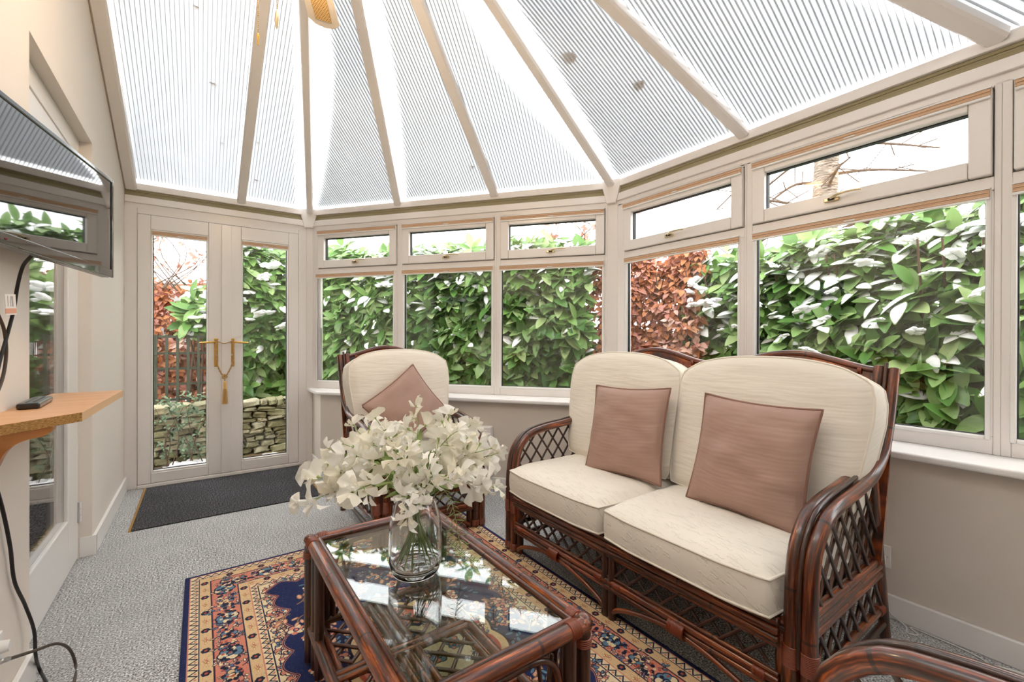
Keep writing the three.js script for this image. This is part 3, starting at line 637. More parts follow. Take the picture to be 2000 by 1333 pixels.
scatter('taupe silk scatter cushion leaning on the sofa back beside the wall socket', W3(1.6, 0.66, 0.785), [-0.26, sofaTurn - 0.03, -0.03], 0.415, 0.415, 8);
scatter('taupe silk scatter cushion tipped on its corner in the armchair', W3(1.0, 0.675, 2.475), [-0.26, 0.02, 0.6], 0.4, 0.36, 12);

// ---------------------------------------------------------------- glass coffee table
{
  const x0 = 0.302, x1 = 0.74, v0 = 0.745, v1 = 1.582, h = 0.42;
  const t = thing('coffee_table', 'low rattan coffee table with an inset glass top and lattice undershelf', 'coffee table', W3((x0 + x1) / 2, 0, (v0 + v1) / 2));
  const a = (x1 - x0) / 2, b = (v1 - v0) / 2;   // local half sizes in x and z
  const ty = h - 0.016;
  for (const s of [-1, 1]) {
    part('top_rail', tube([V3(s * a, ty, -b - 0.012), V3(s * a, ty, b + 0.012)], 0.019, { rad: 14 }), M.caneWarm, t);
    part('top_rail', tube([V3(-a - 0.0, ty, s * b), V3(a, ty, s * b)], 0.019, { rad: 14 }), M.caneWarm, t);
    part('inner_bead', tube([V3(s * (a - 0.022), ty + 0.007, -b + 0.02), V3(s * (a - 0.022), ty + 0.007, b - 0.02)], 0.008, { rad: 8 }), M.cane, t);
    part('inner_bead', tube([V3(-a + 0.02, ty + 0.007, s * (b - 0.022)), V3(a - 0.02, ty + 0.007, s * (b - 0.022))], 0.008, { rad: 8 }), M.cane, t);
    part('shelf_rail', tube([V3(s * a, 0.12, -b), V3(s * a, 0.12, b)], 0.016, { rad: 10 }), M.cane, t);
    part('shelf_rail', tube([V3(s * (a - 0.03), 0.112, -b), V3(s * (a - 0.03), 0.112, b)], 0.011, { rad: 8 }), M.caneWarm, t);
    part('shelf_rail', tube([V3(-a, 0.12, s * b), V3(a, 0.12, s * b)], 0.016, { rad: 10 }), M.cane, t);
    for (const q of [-1, 1]) {
      part('leg', tube([V3(s * (a + 0.004), 0, q * (b - 0.004)), V3(s * (a + 0.004), h - 0.03, q * (b - 0.004))], 0.018, { rad: 12 }), M.caneDark, t);
      part('leg', tube([V3(s * (a - 0.006), 0, q * (b - 0.052)), V3(s * (a - 0.006), h - 0.03, q * (b - 0.052))], 0.017, { rad: 12 }), M.caneDark, t);
      part('leg', tube([V3(s * (a - 0.046), 0, q * (b + 0.002)), V3(s * (a - 0.046), h - 0.03, q * (b + 0.002))], 0.017, { rad: 12 }), M.caneDark, t);
      part('binding', coil(V3(s * a, ty, q * (b - 0.05)), V3(s * a, ty, q * (b - 0.02)), 0.0195), M.bind, t);
      part('binding', coil(V3(s * (a - 0.05), ty, q * b), V3(s * (a - 0.02), ty, q * b), 0.0195), M.bind, t);
      part('binding', coil(V3(s * (a + 0.004), h - 0.068, q * (b - 0.004)), V3(s * (a + 0.004), h - 0.045, q * (b - 0.004)), 0.0185), M.bind, t);
      part('leg_knob', new THREE.SphereGeometry(0.02, 16, 10).scale(1, 0.8, 1).translate(s * (a + 0.004), h - 0.008, q * (b - 0.004)), M.caneWarm, t);
    }
    // bent hoop under the rail on each end, open long sides with crossed canes beside the legs
    const fe = (c, y) => V3(c, y, s * (b - 0.004)), w = a - 0.07;
    part('bent_hoop', tube([fe(-w, 0.13), fe(-w, 0.28), fe(-w + 0.02, 0.345), fe(-w + 0.06, 0.37), fe(0, 0.374), fe(w - 0.06, 0.37), fe(w - 0.02, 0.345), fe(w, 0.28), fe(w, 0.13)], 0.0085, { rad: 8, seg: 40 }), M.cane, t);
    for (const c of [-0.105, 0.105]) for (const e of [-1, 1]) part('spindle', tube([fe(c - e * 0.035, 0.13), fe(c, 0.25), fe(c + e * 0.02, 0.37)], 0.0055, { rad: 6 }), M.caneDark, t);
    for (const q of [-1, 1]) {
      const fs = (c, y) => V3(s * (a - 0.004), y, q * (b - c));
      part('inner_post', tube([fs(0.105, 0), fs(0.105, h - 0.03)], 0.015, { rad: 10 }), M.caneDark, t);
      for (const e of [-1, 1]) part('spindle', tube([fs(0.075 - e * 0.018, 0.13), fs(0.075 + e * 0.02, 0.26), fs(0.075 - e * 0.018, 0.385)], 0.0055, { rad: 6 }), M.caneDark, t);
    }
  }
  // undershelf: central bars and lattice
  for (const o of [-0.035, 0.0, 0.035]) part('shelf_bar', tube([V3(o * 0.8, 0.118, -b), V3(o * 0.8, 0.118, b)], 0.012, { rad: 8 }), M.cane, t);
  for (const z of [-0.14, 0.14]) for (const o of [0, 0.024]) part('shelf_bar', tube([V3(-a, 0.12, z + o), V3(a, 0.12, z + o)], 0.0115, { rad: 8 }), M.caneWarm, t);
  for (const s of [-1, 1]) for (const q of [[-b, -0.15], [-0.13, 0.13], [0.165, b]]) lattice(q[0] + 0.02, q[1] - 0.02, s > 0 ? 0.04 : -a + 0.03, s > 0 ? a - 0.03 : -0.04, () => true, (z, x, d) => V3(x, 0.113 + d * 0.004, z), t, 0.085, 1.0, 0.006);
  part('glass_top', box(-a + 0.016, a - 0.016, h - 0.016, h - 0.01, -b + 0.016, b - 0.016, 0), M.tableGlass, t);
}

// ---------------------------------------------------------------- patterned rug
{
  const u0 = -0.056, u1 = 1.33, v0 = 0.28, v1 = 2.435, LW = u1 - u0, LH = v1 - v0;
  const navy = '#14204e', cream = '#e4cfa8', pink = '#d0826c', red = '#b4503f', sky = '#5d7f96', ink = '#171a34', sand = '#d9b78a';
  const tex = canvasTex(1316, 2048, (c, w, h) => {
    const k = w / LW, m = (x) => x * k;
    const flower = (x, y, r, a = cream, b = pink, e = ink, n = 6) => {
      const t0 = rnd() * 6;
      for (let i = 0; i < n; i++) { const t = t0 + i / n * Math.PI * 2; c.fillStyle = e; c.beginPath(); c.arc(x + Math.cos(t) * r * 0.62, y + Math.sin(t) * r * 0.62, r * 0.46, 0, 7); c.fill(); }
      for (let i = 0; i < n; i++) { const t = t0 + i / n * Math.PI * 2; c.fillStyle = i % 2 ? a : b; c.beginPath(); c.arc(x + Math.cos(t) * r * 0.6, y + Math.sin(t) * r * 0.6, r * 0.36, 0, 7); c.fill(); }
      c.fillStyle = e; c.beginPath(); c.arc(x, y, r * 0.36, 0, 7); c.fill();
      c.fillStyle = b; c.beginPath(); c.arc(x, y, r * 0.22, 0, 7); c.fill();
    };
    const sprig = (x, y, r, t, a, e) => {
      c.save(); c.translate(x, y); c.rotate(t);
      c.strokeStyle = e; c.lineWidth = Math.max(2, r * 0.16); c.beginPath(); c.moveTo(0, 0); c.quadraticCurveTo(r * 0.7, -r * 0.5, r * 1.5, 0); c.stroke();
      for (const [px, py, q] of [[0.6, -0.55, -0.7], [1.0, 0.2, 0.7], [1.5, 0, 0]]) { c.save(); c.translate(px * r, py * r); c.rotate(q); c.fillStyle = e; c.beginPath(); c.ellipse(r * 0.2, 0, r * 0.44, r * 0.24, 0, 0, 7); c.fill(); c.fillStyle = a; c.beginPath(); c.ellipse(r * 0.22, 0, r * 0.34, r * 0.15, 0, 0, 7); c.fill(); c.restore(); }
      c.restore();
    };
    const inset = (d, col) => { c.fillStyle = col; c.fillRect(m(d), m(d), w - 2 * m(d), h - 2 * m(d)); };
    // walk round a border centre line at inset d
    const walk = (d, step, f) => {
      const x0 = m(d), y0 = m(d), x1 = w - m(d), y1 = h - m(d), nx = Math.round((x1 - x0) / m(step)), ny = Math.round((y1 - y0) / m(step));
      for (let i = 0; i < nx; i++) { f(x0 + (x1 - x0) * (i + 0.5) / nx, y0, 0, i); f(x0 + (x1 - x0) * (i + 0.5) / nx, y1, Math.PI, i); }
      for (let i = 0; i < ny; i++) { f(x0, y0 + (y1 - y0) * (i + 0.5) / ny, -Math.PI / 2, i); f(x1, y0 + (y1 - y0) * (i + 0.5) / ny, Math.PI / 2, i); }
    };
    inset(0, navy); inset(0.018, pink); inset(0.022, cream);
    const zig = (d, b) => walk(d, 0.03, (x, y, t) => { c.save(); c.translate(x, y); c.rotate(t); c.strokeStyle = ink; c.lineWidth = 4; c.beginPath(); c.moveTo(-m(0.015), m(b)); c.lineTo(0, -m(b)); c.lineTo(m(0.015), m(b)); c.stroke(); c.fillStyle = pink; c.beginPath(); c.arc(0, m(b) * 0.5, 4, 0, 7); c.fill(); c.restore(); });
    zig(0.036, 0.012); inset(0.05, ink); inset(0.053, sand);
    const posy = (d) => walk(d, 0.062, (x, y, t, i) => { if (i % 2) { c.fillStyle = ink; for (let j = 0; j < 6; j++) { c.beginPath(); c.arc(x + 8 * Math.cos(j), y + 8 * Math.sin(j), 6, 0, 7); c.fill(); } c.fillStyle = red; c.beginPath(); c.arc(x, y, 5, 0, 7); c.fill(); } else { sprig(x - 10 * Math.cos(t), y - 10 * Math.sin(t), 16, t, cream, '#b98d57'); sprig(x + 10 * Math.cos(t), y + 10 * Math.sin(t), 14, t + Math.PI, cream, '#a9583f'); } });
    posy(0.071); inset(0.09, ink); inset(0.094, red); inset(0.096, pink);
    for (let k2 = 0; k2 < 5; k2++) walk(0.112 + k2 * 0.014, 0.034, (x, y, t) => { const q = rnd(); if (q < 0.75) sprig(x, y, rr(14, 22), rnd() * 6, [cream, sky, sand][(rnd() * 3) | 0], [ink, navy][(rnd() * 2) | 0]); });
    walk(0.14, 0.115, (x, y, t, i) => { flower(x, y, i % 2 ? 36 : 26, i % 2 ? cream : sky, i % 2 ? sky : sand, ink, i % 2 ? 7 : 5); });
    for (let k2 = 0; k2 < 3; k2++) walk(0.14, 0.03, (x, y) => { c.fillStyle = ink; c.beginPath(); c.arc(x + rr(-24, 24), y + rr(-28, 28), 7, 0, 7); c.fill(); c.fillStyle = [cream, red][(rnd() * 2) | 0]; c.beginPath(); c.arc(x + rr(-28, 28), y + rr(-30, 30), 5, 0, 7); c.fill(); });
    inset(0.186, ink); inset(0.19, sand); posy(0.208); inset(0.226, pink); inset(0.23, cream); zig(0.243, 0.01); inset(0.256, ink); inset(0.26, cream);
    // field: navy with a scalloped cream edge, floral sprays and a medallion
    const f0 = 0.262; for (let k2 = 0; k2 < 2; k2++) walk(f0 + 0.03 + k2 * 0.035, 0.06, (x, y) => { flower(x, y, rr(20, 30), pink, cream, ink, 6); for (let j = 0; j < 3; j++) sprig(x, y, rr(16, 26), rnd() * 7, [pink, sky, sand][j], ink); });
    const ex = m(0.33), ey = m(0.33);
    c.fillStyle = navy; c.beginPath();
    const pts = []; const per = (q) => { const X0 = ex, X1 = w - ex, Y0 = ey, Y1 = h - ey, sx = X1 - X0, sy = Y1 - Y0, L = 2 * (sx + sy); let d = q * L; if (d < sx) return [X0 + d, Y0, 0, -1]; d -= sx; if (d < sy) return [X1, Y0 + d, 1, 0]; d -= sy; if (d < sx) return [X1 - d, Y1, 0, 1]; d -= sx; return [X0, Y1 - d, -1, 0]; };
    for (let i = 0; i < 900; i++) { const [x, y, nx, ny] = per(i / 900), o = m(0.035) * Math.abs(Math.sin(i / 900 * Math.PI * 34)) + m(0.02) * Math.sin(i / 900 * Math.PI * 16); pts.push([x + nx * o, y + ny * o]); }
    pts.forEach((p, i) => i ? c.lineTo(...p) : c.moveTo(...p)); c.closePath(); c.fill(); c.strokeStyle = pink; c.lineWidth = 7; c.stroke(); c.strokeStyle = ink; c.lineWidth = 3; c.stroke();
    for (let i = 0; i < 420; i++) {
      const x = rr(ex, w - ex), y = rr(ey, h - ey);
      if (i % 3 === 0) flower(x, y, rr(18, 30), cream, pink, navy, 5 + (i % 2)); else sprig(x, y, rr(28, 44), rnd() * 7, [cream, '#e0a58c', sky][i % 3], [navy, '#8f6a4a', ink][(i * 7) % 3]);
    }
    // corner fans and centre medallion
    const blob = (x, y, rx, ry, lobes, col) => { c.fillStyle = col; c.beginPath(); for (let i = 0; i <= 160; i++) { const t = i / 160 * Math.PI * 2, q = 1 + 0.09 * Math.abs(Math.sin(t * lobes / 2)); c.lineTo(x + Math.cos(t) * rx * q, y + Math.sin(t) * ry * q); } c.fill(); };
    for (const [q, col] of [[1, ink], [0.96, sand], [0.86, red], [0.8, pink], [0.55, navy], [0.5, cream]]) blob(w / 2, h / 2, 235 * q, 330 * q, 14, col);
    for (let i = 0; i < 80; i++) { const t = rnd() * 7, q = 0.52 + 0.42 * rnd(); sprig(w / 2 + Math.cos(t) * 225 * q, h / 2 + Math.sin(t) * 315 * q, rr(14, 22), rnd() * 7, [cream, sky, sand][i % 3], ink); }
    for (let i = 0; i < 14; i++) flower(w / 2 + rr(-90, 90), h / 2 + rr(-130, 130), rr(18, 30), pink, sky, ink);
    // short streaks of pile
    for (let i = 0; i < 26000; i++) { c.fillStyle = rnd() < 0.5 ? 'rgba(255,240,220,0.10)' : 'rgba(10,8,20,0.12)'; c.fillRect(rnd() * w, rnd() * h, rr(1, 3), rr(3, 9)); }
  });
  const g = box(0, LW, 0, 0.009, -LH, 0, 0.003), p = g.attributes.position, t = g.attributes.uv;
  for (let i = 0; i < p.count; i++) t.setXY(i, p.getX(i) / LW, 1 + p.getZ(i) / LH);
  const pile = dataTex(256, 256, (x, y) => 128 + 90 * tn(x, y, 60, 60) + 40 * tn(x, y, 110, 110, 3), { srgb: false, rep: [7, 10] });
  const r = solo('persian_rug', g, std({ map: tex, roughness: 1, bumpMap: pile, bumpScale: 0.003 }), 'navy, pink and cream floral Persian-style rug under the coffee table', 'rug');
  r.position.copy(W3(u0, 0.0, v0));
}
// door mat let into the carpet, brass edge strips
{
  const t = thing('door_mat', 'charcoal coir door mat with brass edging in front of the French doors', 'mat', W3(-0.316, 0, 4.08));
  part('mat_pile', box(0, 0.992, 0, 0.007, 0, 0.86, 0.002), M.mat, t);
  part('edge_strip', box(-0.014, 0.0, 0, 0.008, 0, 0.862, 0.002), M.brass, t);
  part('edge_strip', box(0.992, 1.004, 0, 0.008, 0, 0.862, 0.002), M.brass, t);
}
// ---------------------------------------------------------------- pixel directions met with a wall, floor or shelf plane
const ray = (x, y) => { const d = V3((x - 1000) / FOCAL, -(y - 666.5) / FOCAL, -1).applyQuaternion(camera.quaternion); return d; };
const onU = (x, y, u) => { const d = ray(x, y); return camera.position.clone().addScaledVector(d, u / d.x); };
const onY = (x, y, h) => { const d = ray(x, y); return camera.position.clone().addScaledVector(d, (h - 1.08) / d.y); };

// ---------------------------------------------------------------- television, shelf, remote, cables
{
  const t = thing('television', 'black flat-screen television on the cream wall, mirroring the windows', 'television', W3(-0.334, 1.49, 1.869), Math.atan2(0.982, 0.187));
  const w = 0.675, h = 0.365;
  part('casing', box(-w / 2, w / 2, -h / 2, h / 2, -0.035, 0, 0.008), M.black, t);
  part('screen', box(-w / 2 + 0.014, w / 2 - 0.014, -h / 2 + 0.03, h / 2 - 0.014, 0, 0.002, 0.0008), M.screen, t);
  part('bezel', merge(ringBars(-w / 2, w / 2, -h / 2, h / 2, -w / 2 + 0.014, w / 2 - 0.014, -h / 2 + 0.03, h / 2 - 0.014, -0.002, 0.006, 0.003)), phy({ color: S(14, 14, 16), roughness: 0.08, clearcoat: 1, clearcoatRoughness: 0.04 }), t);
  part('stand_by_light', new THREE.SphereGeometry(0.003, 8, 6).translate(-0.3, -h / 2 + 0.014, 0.006), std({ color: S(120, 20, 20), roughness: 0.4 }), t);
  part('wall_bracket', merge([box(-0.16, -0.04, -0.08, 0.08, -0.05, -0.035, 0.003), box(-0.13, -0.07, -0.03, 0.03, -0.09, -0.05, 0.003)]), M.black, t);
}
{
  const t = thing('wall_shelf', 'beech laminate shelf with raw chipboard edge under the television', 'shelf', V3(0, 0, 0));
  part('shelf_board', plan([[-0.248, 2.27], [-0.263, 1.643], [-0.44, 1.42], [-0.44, 2.265]], 0.856, 0.88, 0.0008), M.beech, t);
  const e = (a, b, o, m, name) => { const A = W3(a[0], 0.868, a[1]), B = W3(b[0], 0.868, b[1]), d = B.clone().sub(A), g = box(0, d.length(), -0.0122, 0.0122, 0, o, 0.0006); g.rotateY(Math.atan2(-d.z, d.x)); g.translate(A.x, A.y, A.z); part(name, g, m, t); };
  e([-0.44, 1.42], [-0.263, 1.643], 0.0012, M.chip, 'chipboard_edge'); e([-0.263, 1.643], [-0.248, 2.27], 0.0012, phy({ color: S(226, 184, 140), roughness: 0.45 }), 'edge_band');
  const sh = new THREE.Shape(); sh.moveTo(0, 0); sh.lineTo(0.125, 0); sh.quadraticCurveTo(0.128, -0.02, 0.1, -0.026); sh.bezierCurveTo(0.06, -0.03, 0.04, -0.05, 0.03, -0.085); sh.quadraticCurveTo(0.02, -0.115, 0, -0.125); sh.closePath();
  const g = new THREE.ExtrudeGeometry(sh, { depth: 0.03, bevelEnabled: true, bevelSize: 0.002, bevelThickness: 0.002, bevelSegments: 2, curveSegments: 10 });
  g.translate(LEFT + 0.002, 0.855, -1.64);
  part('bracket', g, M.pine, t);
}
{
  const L = 0.2;
  const t = thing('remote_control', 'slim black remote control lying on the beech shelf', 'remote', W3(-0.402, 0.8805, 1.89), Math.PI / 2 + 0.06);
  part('casing', box(-L / 2, L / 2, 0, 0.017, -0.024, 0.024, 0.006), M.black, t);
  for (let k = 0; k < 8; k++) for (const z of [-0.011, 0.004]) part('button', box(-0.07 + k * 0.018, -0.06 + k * 0.018, 0.0165, 0.0185, z, z + 0.007, 0.001), std({ color: S(90, 90, 94), roughness: 0.6 }), t);
}
{
  const c = solo('television_cable', tube([onU(62, 500, -0.36), onU(45, 520, -0.385), onU(34, 560, -0.4), onU(27, 605, -0.415), onU(14, 655, -0.425), onU(0, 705, -0.43), onU(-12, 760, -0.43)], 0.0042, { rad: 8, seg: 40 }), M.cableBlack, 'black cable hanging from the underside of the television', 'cable'); void c;
  solo('coiled_cable', tube([onU(-6, 610, -0.43), onU(8, 645, -0.428), onU(12, 690, -0.428), onU(6, 735, -0.43), onU(-10, 780, -0.43)], 0.004, { rad: 8, seg: 30 }), M.cableBrown, 'brown cable curving against the wall above the shelf', 'cable');
  const p = onU(14, 595, -0.412);
  const tagTex = canvasTex(64, 64, (c2, w, h) => { c2.fillStyle = '#f3ece8'; c2.fillRect(0, 0, w, h); c2.fillStyle = '#e2a58c'; c2.fillRect(0, 44, w, 16); c2.fillStyle = '#555'; for (const x of [14, 30, 38, 44]) c2.fillRect(x, 6, 3, 32); });
  const g = solo('cable_tag', box(-0.018, 0.018, -0.027, 0.027, -0.0006, 0.0006, 0), std({ map: tagTex, roughness: 0.6 }), 'small white and pink printed tag on the television cable', 'tag');
  g.position.copy(p).add(V3(0.006, 0, 0)); g.rotation.set(0, Math.PI / 2 - 0.3, 0.08);
  solo('power_cable', tube([onU(-8, 950, -0.43), onU(6, 1000, -0.43), onU(20, 1070, -0.428), onU(28, 1135, -0.43), onU(50, 1185, -0.425), onU(67, 1235, -0.415), onU(69, 1275, -0.41), onY(78, 1310, 0.006), onY(95, 1345, 0.006), onY(110, 1420, 0.006)], 0.0045, { rad: 8, seg: 60 }), M.cableBlack, 'black power cable running down the wall beside the glazed door onto the carpet', 'cable');
  const s = onU(0, 1268, -0.432);
  const k = thing('aerial_socket', 'white aerial outlet low on the cream wall', 'socket', V3(LEFT, s.y, s.z + 0.02), Math.PI / 2);
  part('plate', box(-0.04, 0.04, -0.04, 0.04, 0, 0.009, 0.003), M.gloss, k); part('outlet', new THREE.CylinderGeometry(0.014, 0.016, 0.02, 20).rotateX(Math.PI / 2).translate(0.014, 0.006, 0.018), M.gloss, k);
  const q = V3(LEFT + 0.028, s.y - 0.02, s.z + 0.01);
  const ax = thing('aerial_cable', 'brown aerial cable with a steel plug looping onto the carpet', 'cable', V3(0, 0, 0));
  const pts = [onU(8, 1291, -0.405), onU(30, 1284, -0.4), onU(70, 1271, -0.385), onU(112, 1258, -0.36), onU(138, 1272, -0.345), onU(148, 1300, -0.335), onY(142, 1345, 0.008), onY(120, 1420, 0.006)];
  part('cord', tube(pts, 0.0042, { rad: 8, seg: 50 }), M.cableBrown, ax);
  part('plug', tube([onU(2, 1293, -0.408), onU(16, 1288, -0.403)], 0.0062, { rad: 10 }), M.steel, ax); void q;
}

// ---------------------------------------------------------------- socket with charger by the sofa, heater behind the armchair
{
  const y0 = 0.188, t = thing('wall_socket', 'white double wall socket with a rounded plug beside the sofa arm', 'socket', W3(RW[0] - 0.19, y0, 0.675), -Math.PI / 2);
  part('plate', box(0, 0.146, 0, 0.088, 0, 0.009, 0.003), M.gloss, t);
  for (const x of [0.035, 0.108]) { part('switch', box(x - 0.008, x + 0.008, 0.058, 0.076, 0.009, 0.013, 0.002), M.sill, t); part('screw', new THREE.CylinderGeometry(0.003, 0.003, 0.002, 10).rotateX(Math.PI / 2).translate(x + 0.026, 0.044, 0.01), M.steel, t); }
  const p = thing('charger_plug', 'white rounded mains plug with thin white lead pushed into the wall socket', 'plug', W3(RW[0] - 0.199, y0, 0.675), -Math.PI / 2);
  part('plug_body', new RoundedBoxGeometry(0.05, 0.052, 0.034, 4, 0.016).translate(0.112, 0.034, 0.017), M.sill, p);
  part('fuse_print', box(0.1, 0.122, 0.03, 0.037, 0.033, 0.0345, 0.0005), std({ color: S(196, 178, 140), roughness: 0.7 }), p);
  part('lead', tube([V3(0.112, 0.012, 0.02), V3(0.113, -0.02, 0.022), V3(0.12, -0.09, 0.02), V3(0.15, -0.165, 0.012), ...[[2.165, 0.478], [2.12, 0.462], [2.135, 0.437], [2.17, 0.465], [2.172, 0.42], [2.168, 0.34], [2.15, 0.275], [2.128, 0.262]].map(([u, v]) => V3(0.675 - v, 0.004 - y0, RW[0] - 0.199 - u))], 0.0024, { rad: 7, seg: 90 }), M.cableWhite, p);
  solo('extension_lead', tube([W3(2.09, 0.006, 0.3), W3(2.12, 0.006, 0.265), W3(2.15, 0.006, 0.22), W3(2.165, 0.006, 0.15), W3(2.165, 0.006, -0.1)], 0.0042, { rad: 8, seg: 30 }), M.cableWhite, 'thicker white lead lying on the carpet along the right skirting', 'cable');
}
{
  const t = thing('wall_heater', 'white slatted panel heater on the low wall behind the armchair', 'heater', W3(...[rPt(1.2, 0.19)].map(([u, v]) => [u, 0.1, v])[0]), facetTurn.R);
  part('casing', box(0, 0.55, 0, 0.36, 0.004, 0.06, 0.008), M.gloss, t);
  for (let k = 0; k < 9; k++) part('slat', box(0.03, 0.52, 0.18 + k * 0.018, 0.191 + k * 0.018, 0.058, 0.068, 0.002), M.sill, t);
}

// ---------------------------------------------------------------- ceiling fan under the roof boss
{
  const cy = 2.53, t = thing('ceiling_fan', 'white ceiling fan with cane-panelled blades and pull chains', 'ceiling fan', W3(0.27, cy, 1.66));
  const white = phy({ color: S(236, 222, 206), roughness: 0.4, clearcoat: 0.2 });
  part('down_rod', tube([V3(0, 0.06, 0), V3(0, 0.7, 0)], 0.013, { rad: 12 }), M.brass, t);
  part('motor_housing', new THREE.LatheGeometry([[0.001, 0.075], [0.05, 0.075], [0.095, 0.05], [0.105, 0.02], [0.1, -0.015], [0.06, -0.04], [0.001, -0.042]].map((q) => new THREE.Vector2(...q)), 28), white, t);
  const cn = canvasTex(128, 256, (c, w, h) => { c.fillStyle = '#e0b470'; c.fillRect(0, 0, w, h); c.strokeStyle = '#f0cf94'; c.lineWidth = 3; for (let i = -20; i < 30; i++) { c.beginPath(); c.moveTo(i * 20, 0); c.lineTo(i * 20 + h, h); c.moveTo(i * 20, h); c.lineTo(i * 20 + h, 0); c.stroke(); } c.fillStyle = '#6a4018'; for (let y = 0; y < 16; y++) for (let x = 0; x < 7; x++) { c.beginPath(); c.arc(x * 20 + (y % 2 ? 10 : 0), y * 17 + 8, 4.2, 0, 7); c.fill(); } });
  const caneM = std({ map: cn, roughness: 0.7 });
  for (let k = 0; k < 5; k++) {
    const sh = new THREE.Shape([[0.17, -0.05], [0.5, -0.066], [0.535, -0.04], [0.545, 0], [0.535, 0.04], [0.5, 0.066], [0.17, 0.05]].map((q) => new THREE.Vector2(...q)));
    const g = new THREE.ExtrudeGeometry(sh, { depth: 0.006, bevelEnabled: true, bevelSize: 0.002, bevelThickness: 0.001, bevelSegments: 1 }).rotateX(-Math.PI / 2);
    const turn = Math.atan2(0.51, 0.205) + k * Math.PI * 2 / 5;
    const b = part('fan_blade', g, white, t); b.rotation.set(0.14, turn, 0, 'YXZ');
    const pg = box(0.2, 0.495, -0.0032, -0.0012, -0.034, 0.034, 0), pu = pg.attributes.uv, pp = pg.attributes.position;
    for (let i = 0; i < pp.count; i++) pu.setXY(i, (pp.getZ(i) + 0.034) / 0.068, (pp.getX(i) - 0.2) / 0.15);
    part('cane_panel', pg, caneM, b);
    part('blade_iron', box(0.08, 0.2, -0.006, -0.001, -0.016, 0.016, 0.002), M.brass, b);
  }
  const lampM = phy({ color: S(255, 244, 226), roughness: 0.5, emissive: S(255, 206, 150), emissiveIntensity: 1.6 });
  part('lamp_shade', new THREE.SphereGeometry(0.075, 24, 16).scale(1, 0.75, 1).translate(0, -0.1, 0), lampM, t);
  const L = new THREE.PointLight(new THREE.Color().setRGB(1, 0.74, 0.46), 0.9, 0, 2); L.position.set(0.27, cy - 0.1, -1.66); L.castShadow = true; L.shadow.radius = 3; scene.add(L); L.name = 'fan_lamp_light';
  const chain = (x, z, y1, y0, name) => {
    const beads = []; for (let y = y1; y > y0; y -= 0.0068) beads.push(new THREE.IcosahedronGeometry(0.0023, 0).translate(x, y, z));
    return part(name, merge(beads), M.brass, t);
  };
  const a = chain(-0.117, 0.0, -0.03, 2.085 - cy, 'pull_chain'), b = chain(-0.062, 0.0, -0.05, 2.185 - cy, 'pull_chain');
  part('chain_drop', new THREE.LatheGeometry([[0.0005, 0], [0.0025, 0.002], [0.003, 0.02], [0.005, 0.032], [0.002, 0.04]].map((q) => new THREE.Vector2(...q)), 12).translate(-0.117, 2.047 - cy, 0), M.brass, a);
  part('chain_drop', new THREE.LatheGeometry([[0.0005, 0], [0.004, 0.008], [0.0075, 0.03], [0.006, 0.05], [0.002, 0.066]].map((q) => new THREE.Vector2(...q)), 14).translate(-0.062, 2.122 - cy, 0), M.palebrass, b);
}

// ---------------------------------------------------------------- vase of white sweet peas
const VASE = W3(0.503, 0.41, 1.182);
{
  const t = thing('glass_vase', 'clear round-shouldered glass vase on the coffee table', 'vase', VASE);
  const prof = [[0.0, 0.016], [0.045, 0.016], [0.062, 0.024], [0.07, 0.045], [0.071, 0.1], [0.068, 0.15], [0.058, 0.19], [0.052, 0.215], [0.056, 0.232], [0.058, 0.233], [0.055, 0.215], [0.061, 0.19], [0.0715, 0.15], [0.0745, 0.1], [0.0735, 0.04], [0.064, 0.008], [0.05, 0.0], [0.0, 0.0]];
  const c = new THREE.CatmullRomCurve3(prof.map(([r, y]) => V3(r, y, 0)), false, 'centripetal'), pts = c.getPoints(90).map((q) => new THREE.Vector2(Math.max(0, q.x), q.y));
  part('vase_body', new THREE.LatheGeometry(pts.reverse(), 48), phy({ color: 0xffffff, roughness: 0, transmission: 1, thickness: 0.004, ior: 1.45 }), t);
}
